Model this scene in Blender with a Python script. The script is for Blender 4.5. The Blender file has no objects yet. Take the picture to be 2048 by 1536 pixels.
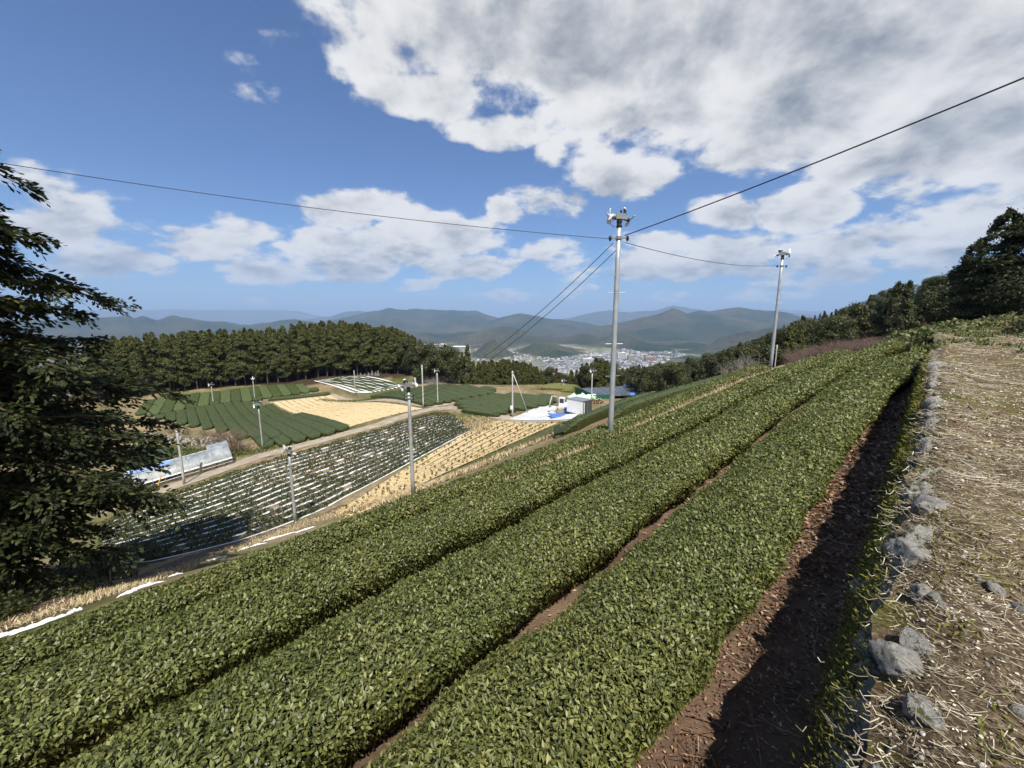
import bpy, math, random
import numpy as np
from mathutils import Vector, Matrix

random.seed(7)
RNG = np.random.default_rng(7)
SC = bpy.context.scene
COL = SC.collection
rad = math.radians

# ------------------------------------------------------------------ camera
CAMZ = 1.6
F_PX, CX, CY = 780.0, 1024.0, 768.0            # focal length in photograph pixels
PITCH = math.atan(128.0 / 780.0)
cam_d = bpy.data.cameras.new('camera')
cam_d.sensor_width = 36.0
cam_d.lens = F_PX / 2048.0 * 36.0
cam_d.clip_start = 0.05
cam_d.clip_end = 120000.0
cam = bpy.data.objects.new('camera', cam_d)
cam.location = (0, 0, CAMZ)
cam.rotation_euler = (math.pi / 2 - PITCH, 0, 0)
COL.objects.link(cam)
SC.camera = cam

# ------------------------------------------------------------------ view
SC.view_settings.view_transform = 'Standard'
SC.view_settings.look = 'None'
SC.view_settings.gamma = 1.0
SC.view_settings.use_curve_mapping = False
SC.view_settings.exposure = 0.6
SC.cycles.use_denoising = True
SC.cycles.use_adaptive_sampling = True
SC.cycles.adaptive_threshold = 0.02
SC.cycles.max_bounces = 5
SC.cycles.diffuse_bounces = 2
SC.cycles.glossy_bounces = 2
SC.cycles.transmission_bounces = 4
SC.cycles.transparent_max_bounces = 8
SC.cycles.volume_bounces = 0
SC.cycles.sample_clamp_indirect = 6.0
SC.cycles.caustics_reflective = False
SC.cycles.caustics_refractive = False

# ------------------------------------------------------------------ sun
SUN_EL, SUN_AZ = rad(58.0), rad(170.0)          # azimuth from +Y towards +X: behind the viewer, a little to the right
sun_dir = Vector((math.sin(SUN_AZ) * math.cos(SUN_EL), math.cos(SUN_AZ) * math.cos(SUN_EL), math.sin(SUN_EL)))
sl = bpy.data.lights.new('sun', 'SUN')
sl.energy = 4.8
sl.angle = rad(0.55)
sl.color = (1.0, 0.95, 0.87)
so = bpy.data.objects.new('sun', sl)
so.rotation_euler = (-sun_dir).to_track_quat('-Z', 'Y').to_euler()
so.location = sun_dir * 200
COL.objects.link(so)


# ------------------------------------------------------------------ sky with clouds
def ray(px, py):
    x = (px - CX) / F_PX
    y = (py - CY) / F_PX
    return np.array([x, math.cos(PITCH) - math.sin(PITCH) * y, -(math.sin(PITCH) + math.cos(PITCH) * y)])


class NT:
    """small helper that writes node trees"""
    def __init__(self, tree):
        self.t = tree
        self.n = tree.nodes
        self.l = tree.links

    def new(self, kind, **kw):
        nd = self.n.new(kind)
        for k, v in kw.items():
            setattr(nd, k, v)
        return nd

    def put(self, sock, v):
        if isinstance(v, bpy.types.NodeSocket):
            self.l.new(v, sock)
        elif v is not None:
            sock.default_value = v

    def m(self, op, a, b=None, c=None, clamp=False):
        nd = self.new('ShaderNodeMath', operation=op)
        nd.use_clamp = clamp
        self.put(nd.inputs[0], a)
        if b is not None:
            self.put(nd.inputs[1], b)
        if c is not None:
            self.put(nd.inputs[2], c)
        return nd.outputs[0]

    def v(self, op, a, b=None):
        nd = self.new('ShaderNodeVectorMath', operation=op)
        self.put(nd.inputs[0], a)
        if b is not None:
            self.put(nd.inputs[1], b)
        return nd

    def noise(self, vec, scale, detail=4, rough=0.55, lac=2.0, dist=0.0, dim='3D'):
        nd = self.new('ShaderNodeTexNoise', noise_dimensions=dim)
        if vec is not None:
            self.l.new(vec, nd.inputs['Vector'])
        nd.inputs['Scale'].default_value = scale
        nd.inputs['Detail'].default_value = detail
        nd.inputs['Roughness'].default_value = rough
        nd.inputs['Lacunarity'].default_value = lac
        nd.inputs['Distortion'].default_value = dist
        return nd

    def maprange(self, v, a, b, c=0.0, d=1.0, smooth=True):
        nd = self.new('ShaderNodeMapRange', interpolation_type='SMOOTHSTEP' if smooth else 'LINEAR')
        self.put(nd.inputs['Value'], v)
        for k, q in (('From Min', a), ('From Max', b), ('To Min', c), ('To Max', d)):
            self.put(nd.inputs[k], q)
        return nd.outputs['Result']

    def mix(self, fac, a, b, blend='MIX'):
        nd = self.new('ShaderNodeMix', data_type='RGBA', blend_type=blend)
        self.put(nd.inputs['Factor'], fac)
        self.put(nd.inputs['A'], a if isinstance(a, bpy.types.NodeSocket) else (*a, 1.0))
        self.put(nd.inputs['B'], b if isinstance(b, bpy.types.NodeSocket) else (*b, 1.0))
        return nd.outputs['Result']

    def ramp(self, fac, stops):
        nd = self.new('ShaderNodeValToRGB')
        self.put(nd.inputs['Fac'], fac)
        cr = nd.color_ramp
        while len(cr.elements) < len(stops):
            cr.elements.new(0.5)
        for e, (p, c) in zip(cr.elements, stops):
            e.position = p
            e.color = (*c, 1.0)
        return nd.outputs['Color']


world = bpy.data.worlds.new('World')
SC.world = world
world.use_nodes = True
world.node_tree.nodes.clear()
W = NT(world.node_tree)
sky = W.new('ShaderNodeTexSky', sky_type='NISHITA')
sky.sun_disc = False
sky.sun_elevation = SUN_EL
sky.sun_rotation = SUN_AZ
sky.altitude = 300.0
sky.air_density = 1.0
sky.dust_density = 0.6
sky.ozone_density = 2.0
geo = W.new('ShaderNodeTexCoord')
dirv = W.v('NORMALIZE', geo.outputs['Generated']).outputs['Vector']
sep = W.new('ShaderNodeSeparateXYZ')
W.l.new(dirv, sep.inputs[0])
dz = sep.outputs['Z']
den = W.m('ADD', W.m('MAXIMUM', dz, 0.0), 0.42)
plane = W.v('DIVIDE', dirv)
cmb = W.new('ShaderNodeCombineXYZ')
for i in range(3):
    W.l.new(den, cmb.inputs[i])
W.l.new(cmb.outputs[0], plane.inputs[1])
P0 = plane.outputs['Vector']
# cumulus: (pixel x, pixel y, half width px, half height px, strength, kind)
CLOUDS = [
    # the broad sheet overhead and to the right
    (1060, 10, 520, 150, 1.2), (1700, 60, 620, 210, 1.4), (1180, 110, 330, 110, 1.15), (900, 190, 190, 62, .85), (720, 90, 170, 80, .8),
    (1000, 258, 110, 42, .85), (1500, 200, 420, 130, 1.2), (1880, 250, 420, 140, 1.35), (2300, 150, 420, 260, 1.2),
    (1255, 335, 130, 62, 1.0), (1330, 290, 180, 70, .8), (640, 30, 140, 60, .65), (470, 100, 70, 90, .42), (500, 185, 80, 36, .42),
    # the row of cumulus above the horizon
    (100, 430, 210, 80, .95), (210, 525, 150, 34, 1.0), (20, 380, 110, 60, .8), (430, 478, 130, 50, 1.0), (650, 488, 66, 46, 1.05),
    (700, 425, 140, 44, 1.0), (860, 468, 150, 50, 1.15), (930, 535, 120, 26, 1.05), (610, 540, 190, 34, 1.0), (780, 500, 140, 40, 1.0), (560, 510, 130, 34, .9),
    (1100, 396, 80, 44, .95), (1012, 424, 44, 28, .92), (1104, 312, 42, 38, .8),
    (1610, 412, 110, 52, 1.25), (1445, 428, 72, 42, 1.1), (1400, 510, 190, 50, 1.1), (1300, 535, 140, 34, .9), (1240, 345, 120, 50, 1.15),
    (1800, 490, 190, 62, 1.05), (1950, 440, 160, 80, 1.0), (1640, 540, 190, 40, .9), (1120, 520, 150, 40, .65), (830, 568, 46, 16, .95),
    (590, 606, 36, 11, .75), (515, 606, 32, 10, .75), (1010, 588, 140, 16, .6), (1260, 583, 180, 18, .6), (1480, 588, 170, 20, .6),
    (320, 580, 160, 16, .5), (2150, 400, 200, 120, 1.0), (-150, 460, 200, 120, .9)]
# flat coordinates about the +Y direction (valid for the half of the sky ahead)
ysafe = W.m('MAXIMUM', sep.outputs['Y'], 0.08)
gx = W.m('DIVIDE', sep.outputs['X'], ysafe)
gzv = W.m('DIVIDE', sep.outputs['Z'], ysafe)
gvec = W.new('ShaderNodeCombineXYZ')
W.l.new(gx, gvec.inputs[0])
W.l.new(gzv, gvec.inputs[1])
ahead = W.maprange(sep.outputs['Y'], 0.10, 0.22)
blob = None
lift = None
for (bx, by, bw, bh, st) in CLOUDS:
    c, e1, e2 = ray(bx, by), ray(bx + bw, by), ray(bx, by - bh)
    g0 = (c[0] / c[1], c[2] / c[1])
    wx = abs(e1[0] / e1[1] - g0[0]) * 1.54
    wz = abs(e2[2] / e2[1] - g0[1]) * 1.54
    ma = W.new('ShaderNodeVectorMath', operation='MULTIPLY_ADD')
    W.l.new(gvec.outputs[0], ma.inputs[0])
    ma.inputs[1].default_value = (1 / wx, 1 / wz, 0)
    ma.inputs[2].default_value = (-g0[0] / wx, -g0[1] / wz, 0)
    q = W.v('DOT_PRODUCT', ma.outputs[0], ma.outputs[0]).outputs['Value']
    f = W.m('MULTIPLY_ADD', q, -st, st)
    blob = W.m('MAXIMUM', f, 0.0) if blob is None else W.m('MAXIMUM', blob, f)
    if st > .65 and by > 300:
        f = W.m('MAXIMUM', f, 0.0)
        ly = W.v('DOT_PRODUCT', ma.outputs[0], (0, 1.54, 0)).outputs['Value']
        lift = W.m('MULTIPLY', f, ly) if lift is None else W.m('MULTIPLY_ADD', f, ly, lift)
blob = W.m('MULTIPLY', blob, ahead)
lift = W.m('MULTIPLY', lift, ahead)
n1 = W.noise(P0, 5.4, detail=9, rough=0.57, dist=0.12).outputs['Fac']
off = W.v('ADD', P0, (0.0, 0.0, 0.06)).outputs['Vector']
n2 = W.noise(off, 5.4, detail=5, rough=0.55, dist=0.12).outputs['Fac']
big = W.noise(P0, 1.0, detail=2, rough=0.5).outputs['Fac']
# away from the view: the same broken cumulus by chance alone
behind = W.maprange(sep.outputs['Y'], 0.35, -0.15)
chance = W.m('MULTIPLY', W.maprange(big, 0.36, 0.62), W.m('MULTIPLY', behind, 1.05))
cover = W.m('MAXIMUM', blob, chance)
dens = W.m('ADD', W.m('MULTIPLY', W.m('SUBTRACT', n1, 0.5), 2.4), W.m('SUBTRACT', W.m('MULTIPLY', cover, 1.15), 0.60))
alpha = W.maprange(dens, -0.04, 0.34)
relief = W.m('MULTIPLY', W.m('SUBTRACT', n1, n2), 4.6)
thick = W.maprange(dens, 0.15, 1.5)
topness = W.m('MULTIPLY', W.m('MINIMUM', W.m('MAXIMUM', lift, -1.0), 1.0), 0.28)
shade = W.m('ADD', W.m('ADD', 0.84, topness), W.m('SUBTRACT', W.m('MULTIPLY', relief, 0.5), W.m('MULTIPLY', thick, 0.52)))
ccol = W.mix(W.maprange(shade, -0.05, 1.05), (1.7, 2.0, 2.45), (7.6, 7.5, 7.35))
# clouds low over the horizon are veiled by the air in between
low = W.maprange(dz, 0.0, 0.14)
amax = W.m('MULTIPLY', alpha, W.m('ADD', 0.62, W.m('MULTIPLY', low, 0.36)))
skyc = W.mix(1.0, sky.outputs['Color'], (0.58, 0.77, 1.04), 'MULTIPLY')
final = W.mix(amax, skyc, ccol)
bg = W.new('ShaderNodeBackground')
W.l.new(final, bg.inputs['Color'])
bg.inputs['Strength'].default_value = 0.080
wo = W.new('ShaderNodeOutputWorld')
W.l.new(bg.outputs[0], wo.inputs['Surface'])


# ------------------------------------------------------------------ numeric helpers
def hash2(ix, iy, seed):
    h = (ix * 374761393 + iy * 668265263 + seed * 1442695041) & 0x7fffffff
    h = (h ^ (h >> 13)) * 1274126177 & 0x7fffffff
    return ((h ^ (h >> 16)) & 0xffff) / 65535.0


def vnoise(x, y, seed=0):
    x = np.asarray(x, float)
    y = np.asarray(y, float)
    ix = np.floor(x).astype(np.int64)
    iy = np.floor(y).astype(np.int64)
    fx = x - ix
    fy = y - iy
    fx = fx * fx * (3 - 2 * fx)
    fy = fy * fy * (3 - 2 * fy)
    a = hash2(ix, iy, seed)
    b = hash2(ix + 1, iy, seed)
    c = hash2(ix, iy + 1, seed)
    d = hash2(ix + 1, iy + 1, seed)
    return (a + (b - a) * fx) * (1 - fy) + (c + (d - c) * fx) * fy - 0.5


def fbm(x, y, seed=0, octv=4):
    s = 0
    a = 1.0
    for o in range(octv):
        s = s + a * vnoise(np.asarray(x) * 2 ** o + 17.3 * o, np.asarray(y) * 2 ** o - 9.1 * o, seed + o)
        a *= 0.5
    return s


def sstep(a, b, x):
    t = np.clip((np.asarray(x, float) - a) / (b - a), 0, 1)
    return t * t * (3 - 2 * t)


# ------------------------------------------------------------------ the lie of the land (h = metres below the eye)
U = np.array([.725, .688])                      # along the near tea rows
N2 = np.array([-.688, .725])                    # across them, downhill
HEDGE = 0.75


def to_as(x, y):
    return x * U[0] + y * U[1], x * N2[0] + y * N2[1]


def to_xy(a, s):
    return a * U[0] + s * N2[0], a * U[1] + s * N2[1]


def h_top(a, s):
    return 2.110 + .2477 * s + .0241 * a - .00214 * a * a + .00148 * a * s - .00241 * s * s


A_T = [-9, -7, -2, 2, 6, 10, 14, 18, 21, 24, 26.5, 29, 32]
S_T = {'edge3': [.5, .55, .75, .85, .85, .8, .7, .5, .1, -.5, -1.1, -1.9, -2.9],
       'gap2': [2.0, 2.1, 2.2, 2.4, 2.52, 2.65, 2.7, 2.65, 2.5, 2.1, 1.6, .8, -.2],
       'gap1': [3.6, 3.7, 4.0, 4.5, 4.75, 4.9, 4.95, 4.95, 4.8, 4.4, 3.9, 3.1, 2.1],
       'gap0': [5.6, 5.7, 6.1, 6.5, 6.75, 6.95, 7.1, 7.1, 6.95, 6.7, 6.2, 5.4, 4.4],
       'gap0b': [5.6, 5.7, 6.1, 6.5, 6.8, 7.15, 7.5, 7.7, 7.7, 7.6, 7.2, 6.5, 5.6],
       'top0': [7.5, 7.6, 8.0, 8.5, 8.85, 9.2, 9.5, 9.7, 9.75, 9.7, 9.5, 9.0, 8.4]}
A_F = np.arange(-9, 32.01, .1)


def smooth_tab(v):
    y = np.interp(A_F, A_T, v)
    k = np.hanning(41)
    k /= k.sum()
    return np.convolve(np.pad(y, 20, mode='edge'), k, mode='valid')


S_F = {k: smooth_tab(v) for k, v in S_T.items()}


def s_at(k, a):
    return np.interp(a, A_F, S_F[k])


def brink_s(a):
    return np.interp(a, [-9, -1, 3, 8], [6.4, 6.7, 7.2, 7.5])


def brink_k(a):
    return np.interp(a, [-9, -1, 3, 6, 10, 20], [.64, .58, .48, .42, .38, .36])


def h_path(a):
    return np.interp(a, [-12, -5, 0, 5, 10, 15, 18, 29, 38, 55], [1.7, 1.65, 1.6, 1.5, 1.35, 1.15, 1.0, .78, .62, .3])


def wall_s(a):
    return -.05 - .013 * np.clip(a, -5, 22)


ctrl = []
for a_ in (-7, -2, 3, 8, 14, 20, 26):
    for s_ in (.2, 2.5, 5.0, 7.2):
        x_, y_ = to_xy(a_, s_)
        ctrl.append((x_, y_, h_top(a_, s_) + HEDGE))
    x_, y_ = to_xy(a_, 9.3)
    ctrl.append((x_, y_, float(h_top(a_, brink_s(a_)) + HEDGE + (9.3 - brink_s(a_)) * brink_k(a_))))
ctrl += [(-42.7, 48, 21), (-39.4, 59, 20.3), (-15, 67, 16), (-10, 75, 16.3), (0, 62, 15.6), (-37, 110, 21), (-19.8, 33, 17.6),
         (-31.8, 28, 18), (-16.2, 33.3, 17.4), (-30, 40, 19.3), (-12.5, 41.4, 16.8), (-4, 57, 15.5), (-25, 50, 18.5), (-60, 60, 23),
         (-70, 80, 23.5), (-60, 100, 23), (-113, 120, 23), (-82, 150, 22), (-60, 150, 20.5), (-33, 130, 18.3), (-30, 160, 18),
         (-100, 165, 22), (-150, 150, 24), (-160, 110, 26), (-110, 80, 26), (-17, 100, 16.8), (-2.6, 82, 15.9), (8, 75, 15.5),
         (8.5, 100, 16.6), (20, 112, 20), (4, 116, 21), (0, 130, 22), (22, 80, 16), (35, 100, 18.5), (30, 80, 16), (40, 120, 22),
         (-7, 26, 12.2), (-2.7, 32, 11.9), (3.2, 40, 11.9), (5, 45, 12.6), (4.4, 35, 10), (9.5, 38, 8.9), (16.2, 35, 6.5),
         (20.7, 35, 5), (19.8, 55, 10.6), (12, 48, 12), (30, 45, 6), (30, 60, 12), (45, 60, 7.5),
         (-16.4, 11, 9.9), (-19.9, 17, 12.9), (-21.8, 25, 16), (-21.6, 15, 11.8), (-12, 10, 8.2), (-35, 20, 16.5), (-50, 30, 22),
         (-30, 5, 12), (-15, 0, 6.4), (-30, -10, 8.5), (-70, 20, 24), (-60, -20, 14),
         (37, 35, 1.9), (45, 36, .5), (60, 45, -2), (65, 60, 1.5), (90, 60, -5), (50, 75, 8.5), (40, 85, 14), (100, 100, -4), (70, 100, 3),
         (120, 60, -14), (55, 110, 17), (40, 10, -1), (20, -5, .5), (10, -15, 1), (0, -20, 1.5), (-10, -15, 3.2), (60, 10, -5),
         (28, 24, 1.0), (33, 28, .9), (30, 20, .3), (80, -20, -6), (20, -60, -2), (-40, -60, 4)]
ctrl = np.array(ctrl, float)


def tps_fit(c, lam=0.6):
    X = c[:, :2] / 50.0
    n = len(X)
    d2 = ((X[:, None] - X[None]) ** 2).sum(-1)
    K = np.where(d2 > 0, d2 * np.log(d2 + 1e-12), 0) + lam * 1e-3 * np.eye(n)
    Pm = np.hstack([np.ones((n, 1)), X])
    A = np.zeros((n + 3, n + 3))
    A[:n, :n] = K
    A[:n, n:] = Pm
    A[n:, :n] = Pm.T
    b = np.zeros(n + 3)
    b[:n] = c[:, 2]
    return X, np.linalg.solve(A, b)


TX, TW = tps_fit(ctrl)


def tps(x, y):
    x = np.asarray(x, float)
    y = np.asarray(y, float)
    sh = x.shape
    q = np.stack([x.ravel() / 50, y.ravel() / 50], 1)
    out = np.empty(len(q))
    for i in range(0, len(q), 20000):
        b = q[i:i + 20000]
        d2 = ((b[:, None] - TX[None]) ** 2).sum(-1)
        out[i:i + 20000] = (d2 * np.log(d2 + 1e-12)) @ TW[:-3] + TW[-3] + b @ TW[-2:]
    return out.reshape(sh)


VALLEY = 236.0
RIDGES = [  # (distance, width towards us, width away, px/py silhouette)
    (7200, 1500, 1500, [(-400, 640), (100, 640), (240, 633), (253, 628), (270, 638), (285, 632), (313, 641), (345, 630), (375, 637), (410, 641),
                        (450, 643), (480, 650), (520, 647), (560, 641), (590, 638), (640, 645), (700, 660), (760, 670)]),
    (9000, 2200, 2000, [(560, 665), (630, 647), (700, 633), (740, 623), (780, 616), (810, 620), (830, 617), (880, 620), (920, 621), (955, 622),
                        (975, 630), (1000, 637), (1040, 645), (1090, 655)]),
    (7600, 1200, 1500, [(940, 660), (985, 640), (1010, 633), (1040, 626), (1065, 630), (1090, 636), (1120, 638), (1150, 643), (1220, 655), (1270, 665)]),
    (6000, 1500, 1600, [(1130, 680), (1180, 658), (1250, 643), (1300, 632), (1325, 624), (1345, 616), (1365, 622), (1380, 629), (1400, 627), (1440, 630),
                        (1500, 640), (1600, 655), (1700, 665)]),
    (7400, 1500, 1600, [(1330, 650), (1380, 626), (1400, 621), (1420, 622), (1440, 619), (1480, 613), (1500, 617), (1530, 621), (1570, 624), (1610, 637),
                        (1660, 650), (1750, 660)]),
    (16000, 2500, 2500, [(560, 650), (640, 634), (660, 633), (690, 623), (715, 621), (740, 623), (790, 628), (850, 640), (1000, 645), (1100, 640), (1140, 636),
                         (1180, 626), (1210, 621), (1260, 624), (1310, 620), (1345, 610), (1380, 616), (1420, 622), (1480, 616), (1530, 620), (1600, 628), (1800, 640)]),
    (26000, 3000, 3000, [(-600, 630), (0, 622), (240, 620), (330, 617), (420, 619), (520, 619), (600, 622), (650, 633), (700, 645), (1500, 645), (1560, 618),
                         (1640, 622), (1720, 630), (2300, 632), (2700, 640)])]
HILLS = [  # low wooded hills in the valley: px, py of top, distance, half width px, depth m
    (1010, 653, 4300, 95, 480), (940, 663, 5000, 70, 500), (1088, 683, 3000, 52, 280), (985, 682, 2650, 36, 190), (1245, 667, 4000, 65, 420),
    (1165, 667, 4300, 60, 420), (1390, 686, 3700, 50, 260), (1560, 655, 3500, 100, 500), (880, 668, 5200, 70, 600),
    (1650, 648, 3200, 120, 600), (1310, 655, 5000, 60, 400), (780, 660, 5000, 120, 700), (1110, 662, 5200, 60, 400), (600, 655, 5000, 200, 800)]


def pix_ang(px, py):
    r = ray(px, py)
    return math.atan2(r[0], r[1]), r[2] / math.hypot(r[0], r[1])


def h_far(x, y):
    az = np.arctan2(x, y)
    r = np.hypot(x, y)
    z = np.full(np.shape(x), -VALLEY)
    for k, (R, w1, w2, prof) in enumerate(RIDGES):
        pa = np.array([pix_ang(*p) for p in prof])
        tan = np.interp(az, pa[:, 0], pa[:, 1])
        edge = sstep(pa[0, 0] - .12, pa[0, 0], az) * (1 - sstep(pa[-1, 0], pa[-1, 0] + .12, az))
        rr = R * (1 + .06 * fbm(az * 6, az * 0 + k, 30 + k, 3))
        tan = tan + .0012 * fbm(az * 60, az * 0, 60 + k, 3)
        crest = rr * tan
        wob = 1 + .9 * fbm(az * R / 900, r / 900, 40 + k, 4)
        t = (r - rr)
        t = np.where(t < 0, t / w1, t / w2)
        b = np.exp(-np.abs(t) ** 1.6 * 1.6 * np.clip(wob, .45, 2.2))
        spur = 1 + .18 * fbm(az * R / 420, r / 700, 70 + k, 4) * (1 - b) * 2
        z = np.maximum(z, -VALLEY + (crest + VALLEY) * b * edge * spur)
    for k, (px, py, D, hw, dep) in enumerate(HILLS):
        a0, tn = pix_ang(px, py)
        cx, cy = D * math.sin(a0), D * math.cos(a0)
        dx = (x - cx) * math.cos(a0) - (y - cy) * math.sin(a0)
        dy = (x - cx) * math.sin(a0) + (y - cy) * math.cos(a0)
        rx = hw / F_PX * D * .75
        g = np.exp(-((dx / rx) ** 2 + (dy / dep) ** 2) * (1 + .9 * fbm(x / 260, y / 260, 90 + k, 3)))
        top = D * tn
        z = np.maximum(z, -VALLEY + (top + VALLEY) * g)
    return -z


def H_raw(x, y):
    """metres below the eye of the bare ground, vectorised"""
    x = np.asarray(x, float)
    y = np.asarray(y, float)
    r = np.hypot(x, y)
    out = np.empty(x.shape)
    nearm = r < 900
    h = np.full(x.shape, VALLEY)
    if nearm.any():
        xn, yn = x[nearm], y[nearm]
        hn = np.clip(tps(xn, yn), -25, 34)
        a, s = to_as(xn, yn)
        sw = wall_s(a)
        w = .28 + 3.5 * sstep(17, 30, a)
        k = sstep(0, 1, (sw + .06 - s) / w) * sstep(60, 40, a) * sstep(-14, -9, s)
        hn = hn + (h_path(a) + .06 - hn) * k
        h[nearm] = hn
    f = np.full(x.shape, VALLEY)
    farm = r > 150
    if farm.any():
        f[farm] = h_far(x[farm], y[farm])
    r0 = 116 + 58 * sstep(-.12, -.30, np.arctan2(x, y))
    w = sstep(0, 1, (r - r0) / 600)
    return h * (1 - w) + f * w


def ground(x, y):
    return CAMZ - H_raw(x, y)


def gz(x, y):
    return float(ground(np.array([x]), np.array([y]))[0])


def unproj(px, py, lift=0.0, t0=3.0, t1=400.0):
    d = ray(px, py)
    ts = np.exp(np.linspace(math.log(t0), math.log(t1), 700))
    z = CAMZ + d[2] * ts
    g = ground(d[0] * ts, d[1] * ts) + lift
    idx = np.nonzero(z < g)[0]
    i = idx[0] if len(idx) else len(ts) - 1
    if i > 0:
        f0, f1 = z[i - 1] - g[i - 1], z[i] - g[i]
        k = f0 / (f0 - f1) if f0 != f1 else 0
        t = ts[i - 1] + (ts[i] - ts[i - 1]) * min(max(k, 0), 1)
    else:
        t = ts[0]
    return np.array([d[0] * t, d[1] * t])


def at(px, py, Y):
    d = ray(px, py)
    t = Y / d[1]
    return Vector((d[0] * t, Y, CAMZ + d[2] * t))


def unproj_list(pts, lift=0.0, t0=14.0):
    return np.array([unproj(p[0], p[1], lift, t0) for p in pts])


# ------------------------------------------------------------------ mesh helpers
def mesh_np(name, V, Fs, mats, smooth=False, mi=None):
    """V (n,3); Fs array (m,k) or list of such arrays"""
    if isinstance(Fs, np.ndarray):
        Fs = [Fs]
    me = bpy.data.meshes.new(name)
    V = np.asarray(V, np.float32)
    me.vertices.add(len(V))
    me.vertices.foreach_set('co', V.ravel())
    nl = sum(f.size for f in Fs)
    npoly = sum(len(f) for f in Fs)
    me.loops.add(nl)
    me.polygons.add(npoly)
    me.loops.foreach_set('vertex_index', np.concatenate([f.ravel() for f in Fs]).astype(np.int32))
    tot = np.concatenate([np.full(len(f), f.shape[1], np.int32) for f in Fs])
    st = np.concatenate([[0], np.cumsum(tot)[:-1]]).astype(np.int32)
    me.polygons.foreach_set('loop_start', st)
    for m in (mats if isinstance(mats, (list, tuple)) else [mats]):
        me.materials.append(m)
    if mi is not None:
        me.polygons.foreach_set('material_index', np.asarray(mi, np.int32))
    if smooth:
        me.polygons.foreach_set('use_smooth', np.ones(npoly, bool))
    me.update(calc_edges=True)
    me.validate()
    return me


class MB:
    """collects simple solids for one part"""
    def __init__(self):
        self.v = []
        self.f = []
        self.mi = []
        self.cur = 0

    def add(self, V, Fc):
        o = len(self.v)
        self.v += [tuple(map(float, p)) for p in V]
        for f in Fc:
            self.f.append(tuple(int(i) + o for i in f))
            self.mi.append(self.cur)
        return self

    def box(self, c, s, M=None, taper=1.0):
        hx, hy, hz = s[0] / 2, s[1] / 2, s[2] / 2
        vs = []
        for z in (-hz, hz):
            k = 1.0 if z < 0 else taper
            for (x, y) in ((-hx, -hy), (hx, -hy), (hx, hy), (-hx, hy)):
                p = Vector((x * k, y * k, z))
                if M is not None:
                    p = M @ p
                vs.append(p + Vector(c))
        return self.add(vs, [(3, 2, 1, 0), (4, 5, 6, 7), (0, 1, 5, 4), (1, 2, 6, 5), (2, 3, 7, 6), (3, 0, 4, 7)])

    def tube(self, pts, rr, sides=8, cap=True):
        V, Fq, caps = tube_np(np.array(pts, float), rr, sides)
        self.add(V, Fq)
        if cap:
            o = len(self.v) - len(V)
            for c in caps:
                self.f.append(tuple(int(i) + o for i in c))
                self.mi.append(self.cur)
        return self

    def build(self, name, mat, parent=None, smooth=False):
        me = bpy.data.meshes.new(name)
        me.from_pydata(self.v, [], self.f)
        for m in (mat if isinstance(mat, (list, tuple)) else [mat]):
            me.materials.append(m)
        if any(self.mi):
            me.polygons.foreach_set('material_index', self.mi)
        if smooth:
            me.polygons.foreach_set('use_smooth', [True] * len(me.polygons))
        me.update()
        return link(name, me, parent)


def tube_np(P, rr, sides=8):
    n = len(P)
    rr = np.broadcast_to(np.asarray(rr, float), (n,))
    T = np.gradient(P, axis=0)
    T /= np.linalg.norm(T, axis=1, keepdims=True) + 1e-12
    ref = np.array([0, 0, 1.0]) if abs(T[0, 2]) < .9 else np.array([1.0, 0, 0])
    A = np.cross(T, ref)
    A /= np.linalg.norm(A, axis=1, keepdims=True) + 1e-12
    B = np.cross(T, A)
    th = np.arange(sides) / sides * 2 * np.pi
    V = (P[:, None] + rr[:, None, None] * (np.cos(th)[None, :, None] * A[:, None] + np.sin(th)[None, :, None] * B[:, None])).reshape(-1, 3)
    i = np.arange(n - 1)[:, None] * sides
    j = np.arange(sides)[None]
    k = (j + 1) % sides
    Fq = np.stack([i + j, i + sides + j, i + sides + k, i + k], -1).reshape(-1, 4)
    return V, Fq, (tuple(range(sides)), tuple(range((n - 1) * sides, n * sides))[::-1])


def link(name, me, parent=None):
    o = bpy.data.objects.new(name, me)
    COL.objects.link(o)
    if parent is not None:
        o.parent = parent
    return o


def tag(o, label=None, cat=None, group=None, kind=None):
    if label:
        o['label'] = label
    if cat:
        o['category'] = cat
    if group:
        o['group'] = group
    if kind:
        o['kind'] = kind
    return o


def empty(name, loc=(0, 0, 0), rz=0.0, label=None, cat=None, group=None):
    o = bpy.data.objects.new(name, None)
    o.location = loc
    o.rotation_euler = (0, 0, rz)
    COL.objects.link(o)
    return tag(o, label, cat, group)


CHILD = {}


def copy_tree(o, parent=None):
    c = o.copy()
    COL.objects.link(c)
    if parent is not None:
        c.parent = parent
    for ch in list(o.children):
        copy_tree(ch, c)
    return c


ORD = ['nearest', 'second', 'third', 'fourth', 'fifth', 'sixth', 'seventh', 'eighth', 'ninth', 'tenth', 'eleventh', 'twelfth', 'thirteenth', 'fourteenth',
       'fifteenth', 'sixteenth', 'seventeenth', 'eighteenth', 'nineteenth', 'twentieth', 'twenty-first', 'twenty-second', 'twenty-third', 'twenty-fourth',
       'twenty-fifth', 'twenty-sixth', 'twenty-seventh', 'twenty-eighth', 'twenty-ninth', 'thirtieth']


# ------------------------------------------------------------------ materials
def new_mat(name):
    m = bpy.data.materials.new(name)
    m.use_nodes = True
    m.node_tree.nodes.clear()
    t = NT(m.node_tree)
    out = t.new('ShaderNodeOutputMaterial')
    p = t.new('ShaderNodeBsdfPrincipled')
    t.l.new(p.outputs[0], out.inputs['Surface'])
    return m, t, p, out


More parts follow.
